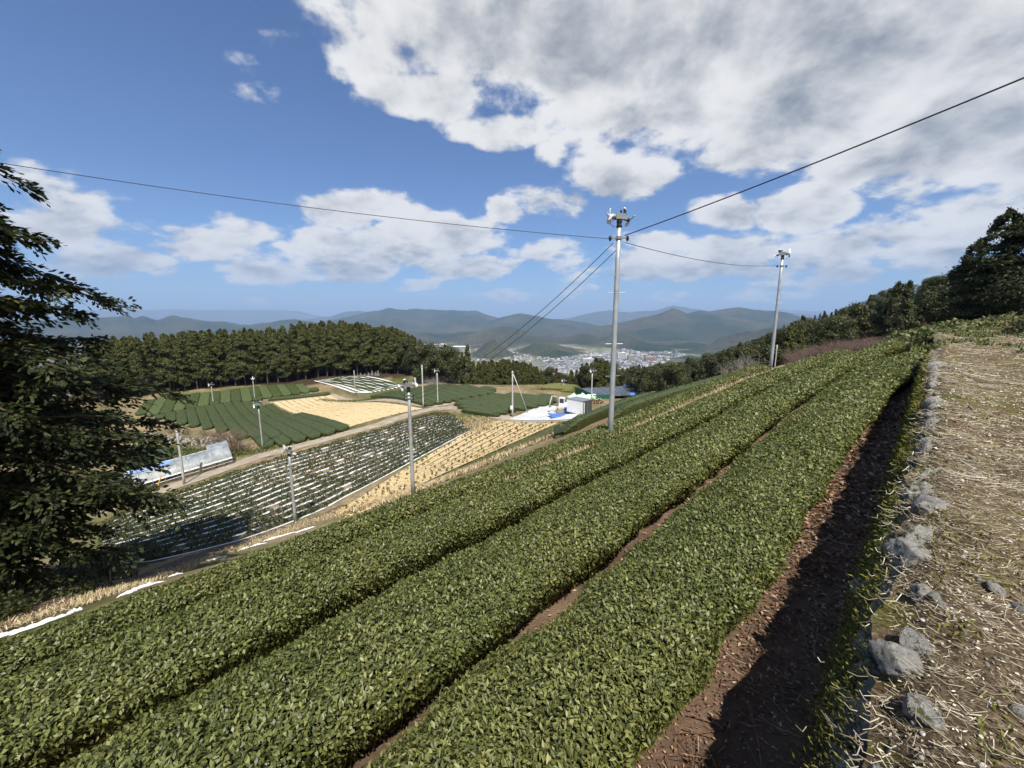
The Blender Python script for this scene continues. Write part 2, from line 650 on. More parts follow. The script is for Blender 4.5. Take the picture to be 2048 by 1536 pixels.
def mat_noise(name, stops, scale=4.0, rough=0.8, detail=6, bump=0.0, bscale=None, spec=0.3, metal=0.0, coord='Object', bdist=0.02, nrough=.6):
    m, t, p, out = new_mat(name)
    tc = t.new('ShaderNodeTexCoord').outputs[coord]
    nz = t.noise(tc, scale, detail, nrough)
    t.l.new(t.ramp(nz.outputs['Fac'], stops), p.inputs['Base Color'])
    p.inputs['Roughness'].default_value = rough
    p.inputs['Specular IOR Level'].default_value = spec
    p.inputs['Metallic'].default_value = metal
    if bump:
        b = t.new('ShaderNodeBump')
        b.inputs['Strength'].default_value = bump
        b.inputs['Distance'].default_value = bdist
        nb = t.noise(tc, bscale or scale * 4, 6, .65)
        t.l.new(nb.outputs['Fac'], b.inputs['Height'])
        t.l.new(b.outputs[0], p.inputs['Normal'])
    return m


def mat_leaf(name, stops, rough=0.45, spec=0.4, trans=0.25, big=None, bigscale=.2):
    """per-leaf colour; a share of the light passes through"""
    m, t, p, out = new_mat(name)
    g = t.new('ShaderNodeNewGeometry')
    col = t.ramp(g.outputs['Random Per Island'], stops)
    if big:
        tc = t.new('ShaderNodeTexCoord').outputs['Object']
        nz = t.noise(tc, bigscale, 3, .55)
        col = t.mix(t.maprange(nz.outputs['Fac'], .35, .65), col, t.mix(1.0, col, big, 'MULTIPLY'))
    t.l.new(col, p.inputs['Base Color'])
    p.inputs['Roughness'].default_value = rough
    p.inputs['Specular IOR Level'].default_value = spec
    tr = t.new('ShaderNodeBsdfTranslucent')
    t.l.new(t.mix(1.0, col, (1.1, 1.2, .6), 'MULTIPLY'), tr.inputs['Color'])
    mx = t.new('ShaderNodeMixShader')
    mx.inputs[0].default_value = trans
    t.l.new(p.outputs[0], mx.inputs[1])
    t.l.new(tr.outputs[0], mx.inputs[2])
    t.l.new(mx.outputs[0], out.inputs['Surface'])
    return m


def mat_plain(name, col, rough=.5, metal=0.0, spec=.4, var=.12, scale=6.0):
    c0 = tuple(max(0, c * (1 - var)) for c in col)
    c1 = tuple(c * (1 + var) for c in col)
    return mat_noise(name, [(.3, c0), (.7, c1)], scale, rough, 5, .0, spec=spec, metal=metal)


M = {}
M['tea'] = mat_leaf('tea_leaf', [(0, (.050, .058, .015)), (.4, (.122, .134, .033)), (.8, (.19, .196, .054)), (1, (.29, .28, .10))], .46, .42, .22,
                    (.84, .90, .86), .6)
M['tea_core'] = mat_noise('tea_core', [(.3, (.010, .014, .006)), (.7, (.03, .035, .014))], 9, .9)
M['tea_mid'] = mat_leaf('tea_leaf_far', [(0, (.028, .042, .012)), (.5, (.062, .080, .02)), (1, (.11, .13, .034))], .42, .4, .15, (.8, .86, .8), .15)
M['tea_light'] = mat_leaf('tea_leaf_light', [(0, (.05, .075, .024)), (.5, (.075, .105, .034)), (1, (.12, .15, .05))], .42, .4, .15, (.85, .9, .85), .15)
M['tea_yellow'] = mat_leaf('tea_leaf_yellow', [(0, (.08, .09, .02)), (.5, (.13, .14, .03)), (1, (.2, .19, .05))], .5, .3, .15)
M['bush'] = mat_leaf('bush_leaf', [(0, (.012, .026, .009)), (.5, (.03, .05, .014)), (.85, (.055, .075, .022)), (1, (.13, .10, .035))], .4, .4, .15,
                     (1.7, 1.1, .7), .11)
M['sugi'] = mat_leaf('cypress_leaf', [(0, (.028, .038, .012)), (.5, (.066, .080, .021)), (.85, (.112, .118, .032)), (1, (.17, .15, .042))], .6, .2, .2,
                     (1.06, .97, .85), .12)
M['sugi_dark'] = mat_leaf('dark_cypress_leaf', [(0, (.012, .018, .007)), (.5, (.026, .035, .012)), (.88, (.046, .055, .017)), (1, (.09, .088, .026))], .6, .2, .2)
M['broad'] = mat_leaf('broadleaf_leaf', [(0, (.018, .028, .010)), (.5, (.042, .056, .018)), (.85, (.072, .086, .026)), (1, (.12, .118, .04))], .5, .3, .2,
                      (1.2, .95, .8), .1)
M['bamboo'] = mat_leaf('bamboo_grass_leaf', [(0, (.05, .065, .02)), (.5, (.11, .125, .04)), (1, (.26, .24, .11))], .5, .3, .25)
M['bark'] = mat_noise('bark', [(.3, (.05, .035, .024)), (.7, (.14, .10, .07))], 5, .9, bump=.5, bscale=14)
M['bark_grey'] = mat_noise('grey_bark', [(.3, (.10, .09, .08)), (.7, (.26, .24, .21))], 3, .9)
M['twig_brown'] = mat_noise('brown_twig', [(.3, (.11, .075, .05)), (.7, (.24, .17, .12))], .8, .9)
M['twig_pink'] = mat_noise('reddish_twig', [(.3, (.13, .085, .07)), (.7, (.26, .185, .15))], .8, .9)
M['twig_grey'] = mat_noise('grey_twig', [(.3, (.17, .155, .135)), (.7, (.34, .31, .27))], .8, .9)
M['soil'] = mat_noise('soil', [(.25, (.045, .028, .019)), (.55, (.12, .078, .054)), (.8, (.24, .17, .12))], 3.5, .95, 9, .9, 40, bdist=.03)
M['road'] = mat_noise('dirt_road', [(.25, (.20, .165, .12)), (.5, (.32, .27, .20)), (.75, (.42, .36, .28))], .9, .95, 9, .5, 12, bdist=.03)
M['straw'] = mat_noise('straw', [(.2, (.38, .28, .14)), (.5, (.57, .45, .25)), (.8, (.70, .58, .36))], 2.4, .9, 9, .7, 9, bdist=.05)
M['straw_stalk'] = mat_leaf('straw_stalk', [(0, (.30, .19, .07)), (.5, (.60, .42, .18)), (1, (.80, .62, .34))], .8, .2, .1)
M['concrete'] = mat_noise('concrete', [(.3, (.42, .43, .42)), (.7, (.62, .62, .60))], .5, .85, 8, .2, 6)
M['pole'] = mat_noise('pole_steel', [(.3, (.34, .36, .37)), (.7, (.50, .52, .52))], 3.0, .45, 6, .1, 20, spec=.5, metal=.35)
M['pole_conc'] = mat_noise('pole_concrete', [(.3, (.36, .35, .33)), (.7, (.52, .50, .47))], 3.0, .8)
M['white'] = mat_plain('white_paint', (.80, .80, .79), .35, var=.05)
M['grey'] = mat_plain('grey_metal', (.30, .31, .31), .4, .5)
M['black'] = mat_plain('black_rubber', (.018, .018, .019), .55)
M['wire'] = mat_plain('cable', (.028, .028, .032), .5)
M['mulch'] = mat_noise('white_mulch', [(.3, (.55, .56, .55)), (.6, (.78, .78, .77))], 1.2, .5, 7, .6, 6, bdist=.05)
M['blue'] = mat_noise('blue_sheet', [(.3, (.05, .13, .40)), (.7, (.09, .22, .58))], 1.0, .5, 5, .4, 5, bdist=.05)
M['green_sheet'] = mat_plain('green_sheet', (.015, .10, .07), .5)
M['mint'] = mat_noise('mint_sheet', [(.3, (.42, .66, .45)), (.7, (.55, .8, .58))], 1.0, .5, 5, .5, 5, bdist=.05)
M['yellow'] = mat_plain('yellow_plastic', (.75, .42, .03), .4)
M['wood'] = mat_noise('grey_wood', [(.3, (.24, .20, .15)), (.7, (.42, .36, .28))], 6, .85)
M['stone'] = mat_noise('stone', [(.28, (.13, .125, .11)), (.5, (.30, .29, .265)), (.72, (.50, .49, .45))], 5.5, .9, 10, 1.0, 20, bdist=.03, nrough=.7)
M['glass'] = mat_plain('window_glass', (.03, .04, .05), .08, spec=.6)
M['roof_dark'] = mat_noise('dark_roof', [(.3, (.045, .055, .075)), (.7, (.085, .10, .13))], .6, .35, spec=.5)


def mossy_stone():
    m, t, p, out = new_mat('mossy_stone')
    tc = t.new('ShaderNodeTexCoord').outputs['Object']
    geo = t.new('ShaderNodeObjectInfo')
    add = t.v('ADD', tc, None)
    cm = t.new('ShaderNodeCombineXYZ')
    t.l.new(t.m('MULTIPLY', geo.outputs['Random'], 37.0), cm.inputs[0])
    t.l.new(cm.outputs[0], add.inputs[1])
    v = add.outputs[0]
    base = t.ramp(t.noise(v, 4.5, 10, .74).outputs['Fac'], [(.3, (.13, .12, .10)), (.5, (.30, .285, .25)), (.7, (.46, .44, .39))])
    lich = t.maprange(t.noise(v, 5, 8, .7).outputs['Fac'], .60, .66)
    base = t.mix(lich, base, (.56, .55, .50))
    mos = t.maprange(t.noise(v, 2.2, 8, .66).outputs['Fac'], .54, .62)
    base = t.mix(mos, base, (.085, .078, .02))
    t.l.new(base, p.inputs['Base Color'])
    p.inputs['Roughness'].default_value = .95
    b = t.new('ShaderNodeBump')
    b.inputs['Strength'].default_value = .7
    b.inputs['Distance'].default_value = .12
    t.l.new(t.noise(v, 5, 10, .72).outputs['Fac'], b.inputs['Height'])
    t.l.new(b.outputs[0], p.inputs['Normal'])
    return m


M['mossy'] = mossy_stone()


def ground_mat():
    """bare colours of soil, dry grass, turf and woods come with the mesh; noise breaks them up"""
    m, t, p, out = new_mat('land')
    at_ = t.new('ShaderNodeVertexColor', layer_name='base')
    ge = t.new('ShaderNodeNewGeometry')
    pos = ge.outputs['Position']
    n1 = t.noise(pos, 1.3, 10, .68).outputs['Fac']
    n2 = t.noise(pos, .12, 6, .6).outputs['Fac']
    f = t.m('ADD', t.maprange(n1, .25, .75, .45, 1.45, False), t.maprange(n2, .3, .7, -.22, .22, False))
    cm = t.new('ShaderNodeCombineXYZ')
    for i in range(3):
        t.l.new(f, cm.inputs[i])
    col = t.mix(1.0, at_.outputs['Color'], cm.outputs[0], 'MULTIPLY')
    t.l.new(col, p.inputs['Base Color'])
    p.inputs['Roughness'].default_value = .95
    p.inputs['Specular IOR Level'].default_value = .1
    b = t.new('ShaderNodeBump')
    b.inputs['Strength'].default_value = .8
    b.inputs['Distance'].default_value = .05
    t.l.new(t.noise(pos, 14, 8, .7).outputs['Fac'], b.inputs['Height'])
    t.l.new(b.outputs[0], p.inputs['Normal'])
    return m


M['land'] = ground_mat()


def far_mat():
    """wooded hills, clearings, paddies"""
    m, t, p, out = new_mat('far_land')
    at_ = t.new('ShaderNodeVertexColor', layer_name='base')
    pos = t.new('ShaderNodeNewGeometry').outputs['Position']
    n1 = t.noise(pos, .04, 8, .7).outputs['Fac']
    n2 = t.noise(pos, .0032, 5, .6).outputs['Fac']
    f = t.m('MULTIPLY', t.maprange(n1, .3, .7, .2, 1.95, False), t.maprange(n2, .3, .7, .75, 1.25, False))
    cm = t.new('ShaderNodeCombineXYZ')
    for i in range(3):
        t.l.new(f, cm.inputs[i])
    t.l.new(t.mix(1.0, at_.outputs['Color'], cm.outputs[0], 'MULTIPLY'), p.inputs['Base Color'])
    p.inputs['Roughness'].default_value = 1.0
    p.inputs['Specular IOR Level'].default_value = .05
    b = t.new('ShaderNodeBump')
    b.inputs['Strength'].default_value = 1.0
    b.inputs['Distance'].default_value = 9.0
    t.l.new(t.noise(pos, .05, 6, .7).outputs['Fac'], b.inputs['Height'])
    t.l.new(b.outputs[0], p.inputs['Normal'])
    return m


M['far'] = far_mat()


# ================================================================== SETTING: the land
def poly_mask(px, x, y):
    """points inside polygon px (n,2)"""
    ins = np.zeros(np.shape(x), bool)
    n = len(px)
    for i in range(n):
        x0, y0 = px[i]
        x1, y1 = px[(i + 1) % n]
        c = ((y0 > y) != (y1 > y)) & (x < (x1 - x0) * (y - y0) / (y1 - y0 + 1e-12) + x0)
        ins ^= c
    return ins


def build_land():
    az_f = np.arange(-80, 80.01, .30)
    az_b = np.arange(83, 278, 4.0)
    az = np.radians(np.concatenate([az_f, az_b]))
    rs = [.35]
    while rs[-1] < 34000:
        r = rs[-1]
        rs.append(r * (1.045 if r < 1.2 else 1.028 if r < 170 else 1.03 if r < 1700 else 1.0155 if r < 9500 else 1.03))
    rs = np.array(rs)
    A, R = np.meshgrid(az, rs)
    X = R * np.sin(A)
    Y = R * np.cos(A)
    h = H_raw(X, Y)
    # canopy / clod relief
    far_w = sstep(700, 1500, R)
    z = CAMZ - h
    up = VALLEY - h
    wood = sstep(6, 18, up) * far_w
    z = z + wood * (7 * fbm(X / 38, Y / 38, 5, 3) + 16 * fbm(X / 170, Y / 170, 8, 3)) * sstep(800, 2200, R)
    a_, s_ = to_as(X, Y)
    nearw = 1 - sstep(60, 140, R)
    z = z + nearw * .10 * fbm(X / 1.3, Y / 1.3, 3, 3) * sstep(3, 9, R)
    # colours
    n = fbm(X / 9, Y / 9, 11, 4)
    n_ = fbm(X / 2.2, Y / 2.2, 12, 3)
    C = np.empty(X.shape + (3,))
    grass = np.array([.105, .105, .038])
    dry = np.array([.27, .205, .12])
    soil = np.array([.12, .075, .05])
    k = np.clip(.5 + n * 1.5 + n_ * .6, 0, 1)[..., None]
    C[:] = grass * (1 - k) + dry * k
    # tea terrace soil
    t = (sstep(-.3, .1, s_) * (1 - sstep(9.4, 9.9, s_)) * sstep(34, 31, a_) * sstep(-12, -10, a_))[..., None]
    ks = np.clip(.5 + n_ * 1.4, 0, 1)[..., None]
    C = C * (1 - t) + (soil * (1 - ks) + np.array([.22, .15, .10]) * ks) * t
    # dry strip below the first rows
    t = (sstep(9.4, 9.8, s_) * (1 - sstep(13, 17, s_)) * sstep(120, 60, R))[..., None]
    C = C * (1 - t) + (np.array([.30, .22, .13]) * (1 - k) + np.array([.17, .10, .06]) * k) * t
    # forest floor under the woods
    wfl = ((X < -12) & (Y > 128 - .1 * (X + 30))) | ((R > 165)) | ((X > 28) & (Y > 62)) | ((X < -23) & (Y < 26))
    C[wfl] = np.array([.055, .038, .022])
    # far land
    fw = far_w[..., None]
    wn = fbm(X / 420, Y / 420, 21, 4)
    wn2 = fbm(X / 1300, Y / 1300, 22, 3)
    kw = np.clip(.45 + wn * 1.2 + wn2 * .5, 0, 1)[..., None]
    woods = np.array([.018, .032, .016]) * (1 - kw) + np.array([.056, .053, .030]) * kw
    cell = hash2(np.floor((X + .3 * Y) / 95).astype(np.int64), np.floor((Y - .3 * X) / 150).astype(np.int64), 3)[..., None]
    fields = np.where(cell < .3, np.array([.11, .13, .05]), np.where(cell < .55, np.array([.21, .19, .12]), np.where(cell < .8, np.array([.06, .075, .045]), np.array([.15, .145, .12]))))
    far = fields * (1 - sstep(3, 10, up)[..., None]) + woods * sstep(3, 10, up)[..., None]
    C = C * (1 - fw) + far * fw
    nr, nc = X.shape
    i = np.arange(nr - 1)[:, None] * nc
    j = np.arange(nc)[None]
    k = (j + 1) % nc
    Fq = np.stack([i + j, i + k, i + nc + k, i + nc + j], -1)
    V = np.stack([X, Y, z], -1).reshape(-1, 3)
    cut1 = int(np.searchsorted(rs, 420))
    cut2 = int(np.searchsorted(rs, 5200))
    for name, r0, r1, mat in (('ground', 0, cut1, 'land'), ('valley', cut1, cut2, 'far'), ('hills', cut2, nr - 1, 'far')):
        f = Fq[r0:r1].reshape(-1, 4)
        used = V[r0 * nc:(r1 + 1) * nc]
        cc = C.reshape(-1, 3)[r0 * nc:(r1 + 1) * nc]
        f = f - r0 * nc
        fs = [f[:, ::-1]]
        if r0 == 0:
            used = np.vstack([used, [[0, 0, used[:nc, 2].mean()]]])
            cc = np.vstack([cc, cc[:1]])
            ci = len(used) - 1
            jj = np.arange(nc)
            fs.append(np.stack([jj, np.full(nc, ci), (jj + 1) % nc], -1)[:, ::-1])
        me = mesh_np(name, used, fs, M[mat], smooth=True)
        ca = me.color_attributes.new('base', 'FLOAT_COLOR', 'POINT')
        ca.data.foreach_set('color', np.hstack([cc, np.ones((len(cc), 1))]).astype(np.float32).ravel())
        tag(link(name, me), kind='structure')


build_land()


# ================================================================== leaves
def leaves(P, Nn, L, Wd, tilt=(20, 65), four=True, fold=.18, up=None):
    """leaf-shaped faces at P, springing from a surface with normals Nn"""
    n = len(P)
    L = np.broadcast_to(L, (n,))[:, None]
    Wd = np.broadcast_to(Wd, (n,))[:, None]
    r = RNG.normal(size=(n, 3))
    T = r - (r * Nn).sum(1, keepdims=True) * Nn
    T /= np.linalg.norm(T, axis=1, keepdims=True) + 1e-9
    ti = np.radians(RNG.uniform(tilt[0], tilt[1], n))[:, None]
    D = T * np.cos(ti) + Nn * np.sin(ti)
    S = np.cross(D, Nn)
    S /= np.linalg.norm(S, axis=1, keepdims=True) + 1e-9
    tw = RNG.uniform(-.6, .6, n)[:, None]
    Q = np.cross(S, D)
    S = S * np.cos(tw) + Q * np.sin(tw)
    Q = np.cross(S, D)
    if four:
        v = np.stack([P, P + D * L * .48 - S * Wd * .5 + Q * L * .08, P + D * L * .48 + S * Wd * .5 + Q * L * .08,
                      P + D * L * 1.0 - Q * L * .10, P + D * L * .5 - Q * L * (fold * .3)], 1).reshape(-1, 3)
        o = (np.arange(n) * 5)[:, None]
        f = np.concatenate([o + np.array([[0, 4, 1]]), o + np.array([[0, 2, 4]]), o + np.array([[1, 4, 3]]), o + np.array([[4, 2, 3]])])
    else:
        v = np.stack([P, P + D * L * .5 - S * Wd * .5 + Q * L * .06, P + D * L - Q * L * .08, P + D * L * .5 + S * Wd * .5 + Q * L * .06], 1).reshape(-1, 3)
        o = (np.arange(n) * 4)[:, None]
        f = np.concatenate([o + np.array([[0, 3, 1]]), o + np.array([[1, 3, 2]])])
    return v, f


def merge(parts):
    V, Fc, o = [], [], 0
    for v, f in parts:
        V.append(v)
        Fc.append(f + o)
        o += len(v)
    return np.vstack(V), np.vstack(Fc)


PROF_W = np.array([-.60, -.72, -.90, -1.0, -.93, -.50, 0, .50, .93, 1.0, .90, .72, .60])
PROF_H = np.array([.0, .26, .50, .72, .88, 1.03, 1.09, 1.03, .88, .72, .50, .26, .0])


# ------------------------------------------------------------------ the near tea rows
def near_row(k0, k1, a0, a1, label, idx, extra=None, gA=.42, gB=.42):
    da = .2
    aa = np.arange(a0, a1 + .01, da)

    def section(a):
        sA, sB = s_at(k0, a), s_at(k1, a)
        w_ = .13 * fbm(a / 1.5, a * 0 + idx, 50 + idx, 3) + .10 * fbm(a / .35, a * 0 + idx, 52 + idx, 2)
        lo, hi = sA + gA / 2 + w_, sB - gB / 2 + .13 * fbm(a / 1.3, a * 0 + idx, 57 + idx, 3) + .10 * fbm(a / .35, a * 0 + idx, 59 + idx, 2)
        return (lo + hi) / 2, np.maximum((hi - lo) / 2, .2)

    def taper(a):
        return np.clip(np.minimum((a - a0) / .5, (a1 - a) / .5), .05, 1) ** .5

    # height along profile: arc parameter
    seg = np.hypot(np.diff(PROF_W) * .82, np.diff(PROF_H) * HEDGE)
    arc = np.concatenate([[0], np.cumsum(seg)])

    def surf(a, q, shrink=0.0):
        w = np.interp(q, arc, PROF_W)
        g = np.interp(q, arc, PROF_H)
        sc, hw = section(a)
        tp = taper(a)
        lump = .05 * fbm(a / .45, q / .45, 61 + idx, 3) + .035 * fbm(a / 1.6, q * 2, 66 + idx, 2)
        s = sc + w * (hw - shrink) * tp
        hh = (HEDGE - shrink) * tp
        if extra is None:
            base = -(h_top(a, s) + HEDGE)
        else:
            s0 = brink_s(a)
            base = -(h_top(a, np.minimum(s, s0)) + HEDGE) - np.maximum(s - s0, 0) * brink_k(a)
        z = CAMZ + base + g * hh + lump * (g > .5)
        x, y = to_xy(a, s)
        return np.stack([x, y, z], -1)

    root = empty('tea_hedge', (0, 0, 0), 0, label, 'tea hedge', 'long tea hedges on the near slope')
    qs = np.linspace(0, arc[-1], 15)
    AA, QQ = np.meshgrid(aa, qs, indexing='ij')
    Vc = surf(AA.ravel(), QQ.ravel(), .06)
    na, nq = AA.shape
    i = np.arange(na - 1)[:, None] * nq
    j = np.arange(nq - 1)[None]
    Fq = np.stack([i + j, i + j + 1, i + nq + j + 1, i + nq + j], -1).reshape(-1, 4)
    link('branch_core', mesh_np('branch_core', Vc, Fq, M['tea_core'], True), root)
    parts = []
    length = a1 - a0
    for (lo, hi, L, Wd, den, four) in ((0, 3.0, .044, .020, 4000, True), (3.0, 4.8, .046, .0215, 3700, False), (4.8, 8, .052, .0245, 2900, False), (8, 14, .073, .035, 1450, False), (14, 60, .11, .053, 640, False)):
        nn = int(length * arc[-1] * 1.08 * den)
        a = RNG.uniform(a0, a1, nn)
        q = RNG.uniform(0, arc[-1], nn)
        xx, yy = to_xy(a, section(a)[0])
        dist = np.hypot(xx, yy)
        frm = (yy < .2) | (np.abs(xx) > 1.75 * np.maximum(yy, .01) + 1.0)       # beside the view: only a thin cover
        keep = (dist >= lo) & (dist < hi) & (~frm | (RNG.uniform(size=nn) < .12))
        a, q = a[keep], q[keep]
        if len(a) == 0:
            continue
        e = .02
        p = surf(a, q, .0)
        du = surf(a + e, q) - p
        dq = surf(a, np.minimum(q + e, arc[-1])) - surf(a, np.maximum(q - e, 0))
        nrm = np.cross(du, dq)
        nrm /= np.linalg.norm(nrm, axis=1, keepdims=True) + 1e-9
        depth = RNG.uniform(-.070, .022, len(a))[:, None]
        sz = RNG.uniform(.7, 1.25, len(a))
        parts.append(leaves(p + nrm * depth, nrm, L * sz, Wd * sz * RNG.uniform(.8, 1.15, len(a)), (4, 58), four))
    # stray shoots standing proud of the clipped top
    nn = int(length * 7)
    a = RNG.uniform(a0, a1, nn)
    q = RNG.uniform(arc[-1] * .2, arc[-1] * .8, nn)
    p = surf(a, q)
    parts.append(leaves(p, np.tile([[0, 0, 1.0]], (nn, 1)), .075, .028, (45, 85), True))
    V, Fc = [], []
    o = 0
    Fs = []
    for v, f in parts:
        V.append(v)
        Fs.append(f + o)
        o += len(v)
    fo = link('foliage', mesh_np('foliage', np.vstack(V), np.vstack(Fs), M['tea'], False), root)
    tag(fo, kind='stuff')
    return root


near_row('edge3', 'gap2', -5, 25.5, 'broad clipped tea hedge beside the reddish soil strip below the stone wall', 0, None, 0.0, .44)
near_row('gap2', 'gap1', -7, 31.0, 'clipped tea hedge in the middle, between the two dark furrows of the near slope', 1, None, .44, .60)
near_row('gap1', 'gap0', -8, 31.0, 'clipped tea hedge with both tall fan poles standing along its far edge', 2, None, .62, .40)
near_row('gap0b', 'top0', -9, 30.0, 'narrow-looking tea hedge on the brink of the near slope, farthest of the near four', 3, extra=.40, gA=.55, gB=.2)


# ================================================================== the path on the right, its stones and litter
def path_mat():
    m, t, p, out = new_mat('littered_path')
    pos = t.new('ShaderNodeNewGeometry').outputs['Position']
    fine = t.noise(pos, 26, 9, .72).outputs['Fac']
    base = t.ramp(fine, [(.32, (.034, .022, .012)), (.50, (.115, .082, .046)), (.64, (.26, .20, .125)), (.80, (.47, .40, .27))])
    mo = t.maprange(t.noise(pos, 1.7, 8, .68).outputs['Fac'], .49, .60)
    base = t.mix(t.m('MULTIPLY', mo, t.maprange(fine, .30, .5)), base, (.12, .108, .022))
    so_ = t.maprange(t.noise(pos, 2.2, 5, .6).outputs['Fac'], .57, .66)
    base = t.mix(t.m('MULTIPLY', so_, .7), base, (.10, .06, .035))
    t.l.new(base, p.inputs['Base Color'])
    p.inputs['Roughness'].default_value = .95
    p.inputs['Specular IOR Level'].default_value = .15
    b = t.new('ShaderNodeBump')
    b.inputs['Strength'].default_value = 1.0
    b.inputs['Distance'].default_value = .03
    t.l.new(t.noise(pos, 30, 8, .7).outputs['Fac'], b.inputs['Height'])
    t.l.new(b.outputs[0], p.inputs['Normal'])
    return m


M['path'] = path_mat()


def path_z(a, s):
    """surface of the path at along/across coordinates"""
    w = wall_s(a) - s                            # distance in from the wall edge
    z = CAMZ - h_path(a) + .05 * fbm(a / .8, s / .8, 101, 3) + .025 * fbm(a / .16, s / .16, 104, 3)
    z = z + .07 * np.exp(-((w - .25) / .22) ** 2) * (1 + fbm(a / .5, s * 0, 109, 2)) - .10 * sstep(.12, -.02, w)
    return z + .10 * sstep(2.2, 5.0, w)


def build_path():
    al = [-3.0]
    while al[-1] < 44:
        al.append(al[-1] + max(.05, .011 * max(al[-1], 0) + .05))
    al = np.array(al)
    w = np.concatenate([np.arange(-.05, 1.2, .05), 1.2 * 1.08 ** np.arange(0, 24)])
    A, Wv = np.meshgrid(al, w, indexing='ij')
    jag = .09 * fbm(A / .45, A * 0, 120, 3)
    S = wall_s(A) + jag * np.exp(-Wv / .3) - Wv
    Z = path_z(A, S) + .03
    X, Y = to_xy(A, S)
    nr, nc = A.shape
    i = np.arange(nr - 1)[:, None] * nc
    j = np.arange(nc - 1)[None]
    Fq = np.stack([i + j, i + nc + j, i + nc + j + 1, i + j + 1], -1).reshape(-1, 4)
    o = link('path', mesh_np('path', np.stack([X, Y, Z], -1).reshape(-1, 3), Fq[:, ::-1], M['path'], True))
    tag(o, kind='structure')


build_path()

M['stalk'] = mat_leaf('dry_stalk', [(0, (.14, .105, .07)), (.4, (.33, .27, .18)), (.8, (.54, .47, .34)), (1, (.70, .63, .49))], .75, .2, .0)
M['litter'] = mat_leaf('leaf_litter', [(0, (.07, .035, .02)), (.5, (.20, .11, .065)), (.85, (.34, .22, .14)), (1, (.52, .42, .32))], .8, .2, .05)
M['moss'] = mat_leaf('moss_blade', [(0, (.05, .052, .011)), (.5, (.13, .125, .026)), (1, (.25, .235, .065))], .8, .1, .2)
M['pebble'] = mat_leaf('pebble', [(0, (.14, .13, .11)), (.6, (.34, .32, .28)), (1, (.58, .56, .50))], .9, .2, .0)
M['dry_blade'] = mat_leaf('dry_grass_blade', [(0, (.22, .16, .08)), (.5, (.42, .33, .19)), (1, (.62, .53, .35))], .8, .2, .15)
M['green_blade'] = mat_leaf('green_grass_blade', [(0, (.04, .06, .015)), (.5, (.085, .11, .03)), (1, (.2, .19, .07))], .7, .2, .2)


def stalks(P, az, L, r, bend, lift):
    """thin bent stems: 3 points, 3 sides"""
    n = len(P)
    t = np.linspace(0, 1, 3)
    D = np.stack([np.cos(az), np.sin(az), np.zeros(n)], -1)
    S = np.stack([-np.sin(az), np.cos(az), np.zeros(n)], -1)
    C = P[:, None] + D[:, None] * (t[None, :, None] - .5) * L[:, None, None] + S[:, None] * (bend[:, None] * (t[None] * (1 - t[None])) * L[:, None])[..., None]
    C[..., 2] += lift[:, None] * t[None] * L[:, None] + .012 * np.sin(t * 9)[None]
    th = np.arange(3) / 3 * 2 * np.pi
    rr = r[:, None] * (1 - .5 * t[None])
    V = C[:, :, None] + rr[..., None, None] * (np.cos(th)[None, None, :, None] * S[:, None, None] + np.sin(th)[None, None, :, None] * np.array([0, 0, 1.0]))
    V = V.reshape(-1, 3)
    i = np.arange(2)[:, None] * 3
    j = np.arange(3)[None]
    k = (j + 1) % 3
    f = np.stack([i + j, i + 3 + j, i + 3 + k, i + k], -1).reshape(-1, 4)
    Fq = (np.arange(n) * 9)[:, None, None] + f[None]
    return V, Fq.reshape(-1, 4)


def scatter_path(n, amin, amax, wmin, wmax, power=1.0):
    a = amin + (amax - amin) * RNG.uniform(size=n) ** power
    s = wall_s(a) - RNG.uniform(wmin, wmax, n) * np.clip(.35 + a * .09, .3, 1.0)
    x, y = to_xy(a, s)
    return a, s, np.stack([x, y, path_z(a, s) + .03], -1)


PATH_AZ = math.atan2(U[1], U[0])


def ico(sub):
    import bmesh
    bm = bmesh.new()
    bmesh.ops.create_icosphere(bm, subdivisions=sub, radius=1.0)
    V = np.array([v.co[:] for v in bm.verts])
    Fc = np.array([[v.index for v in f.verts] for f in bm.faces])
    bm.free()
    return V, Fc


ICO_1 = ico(1)


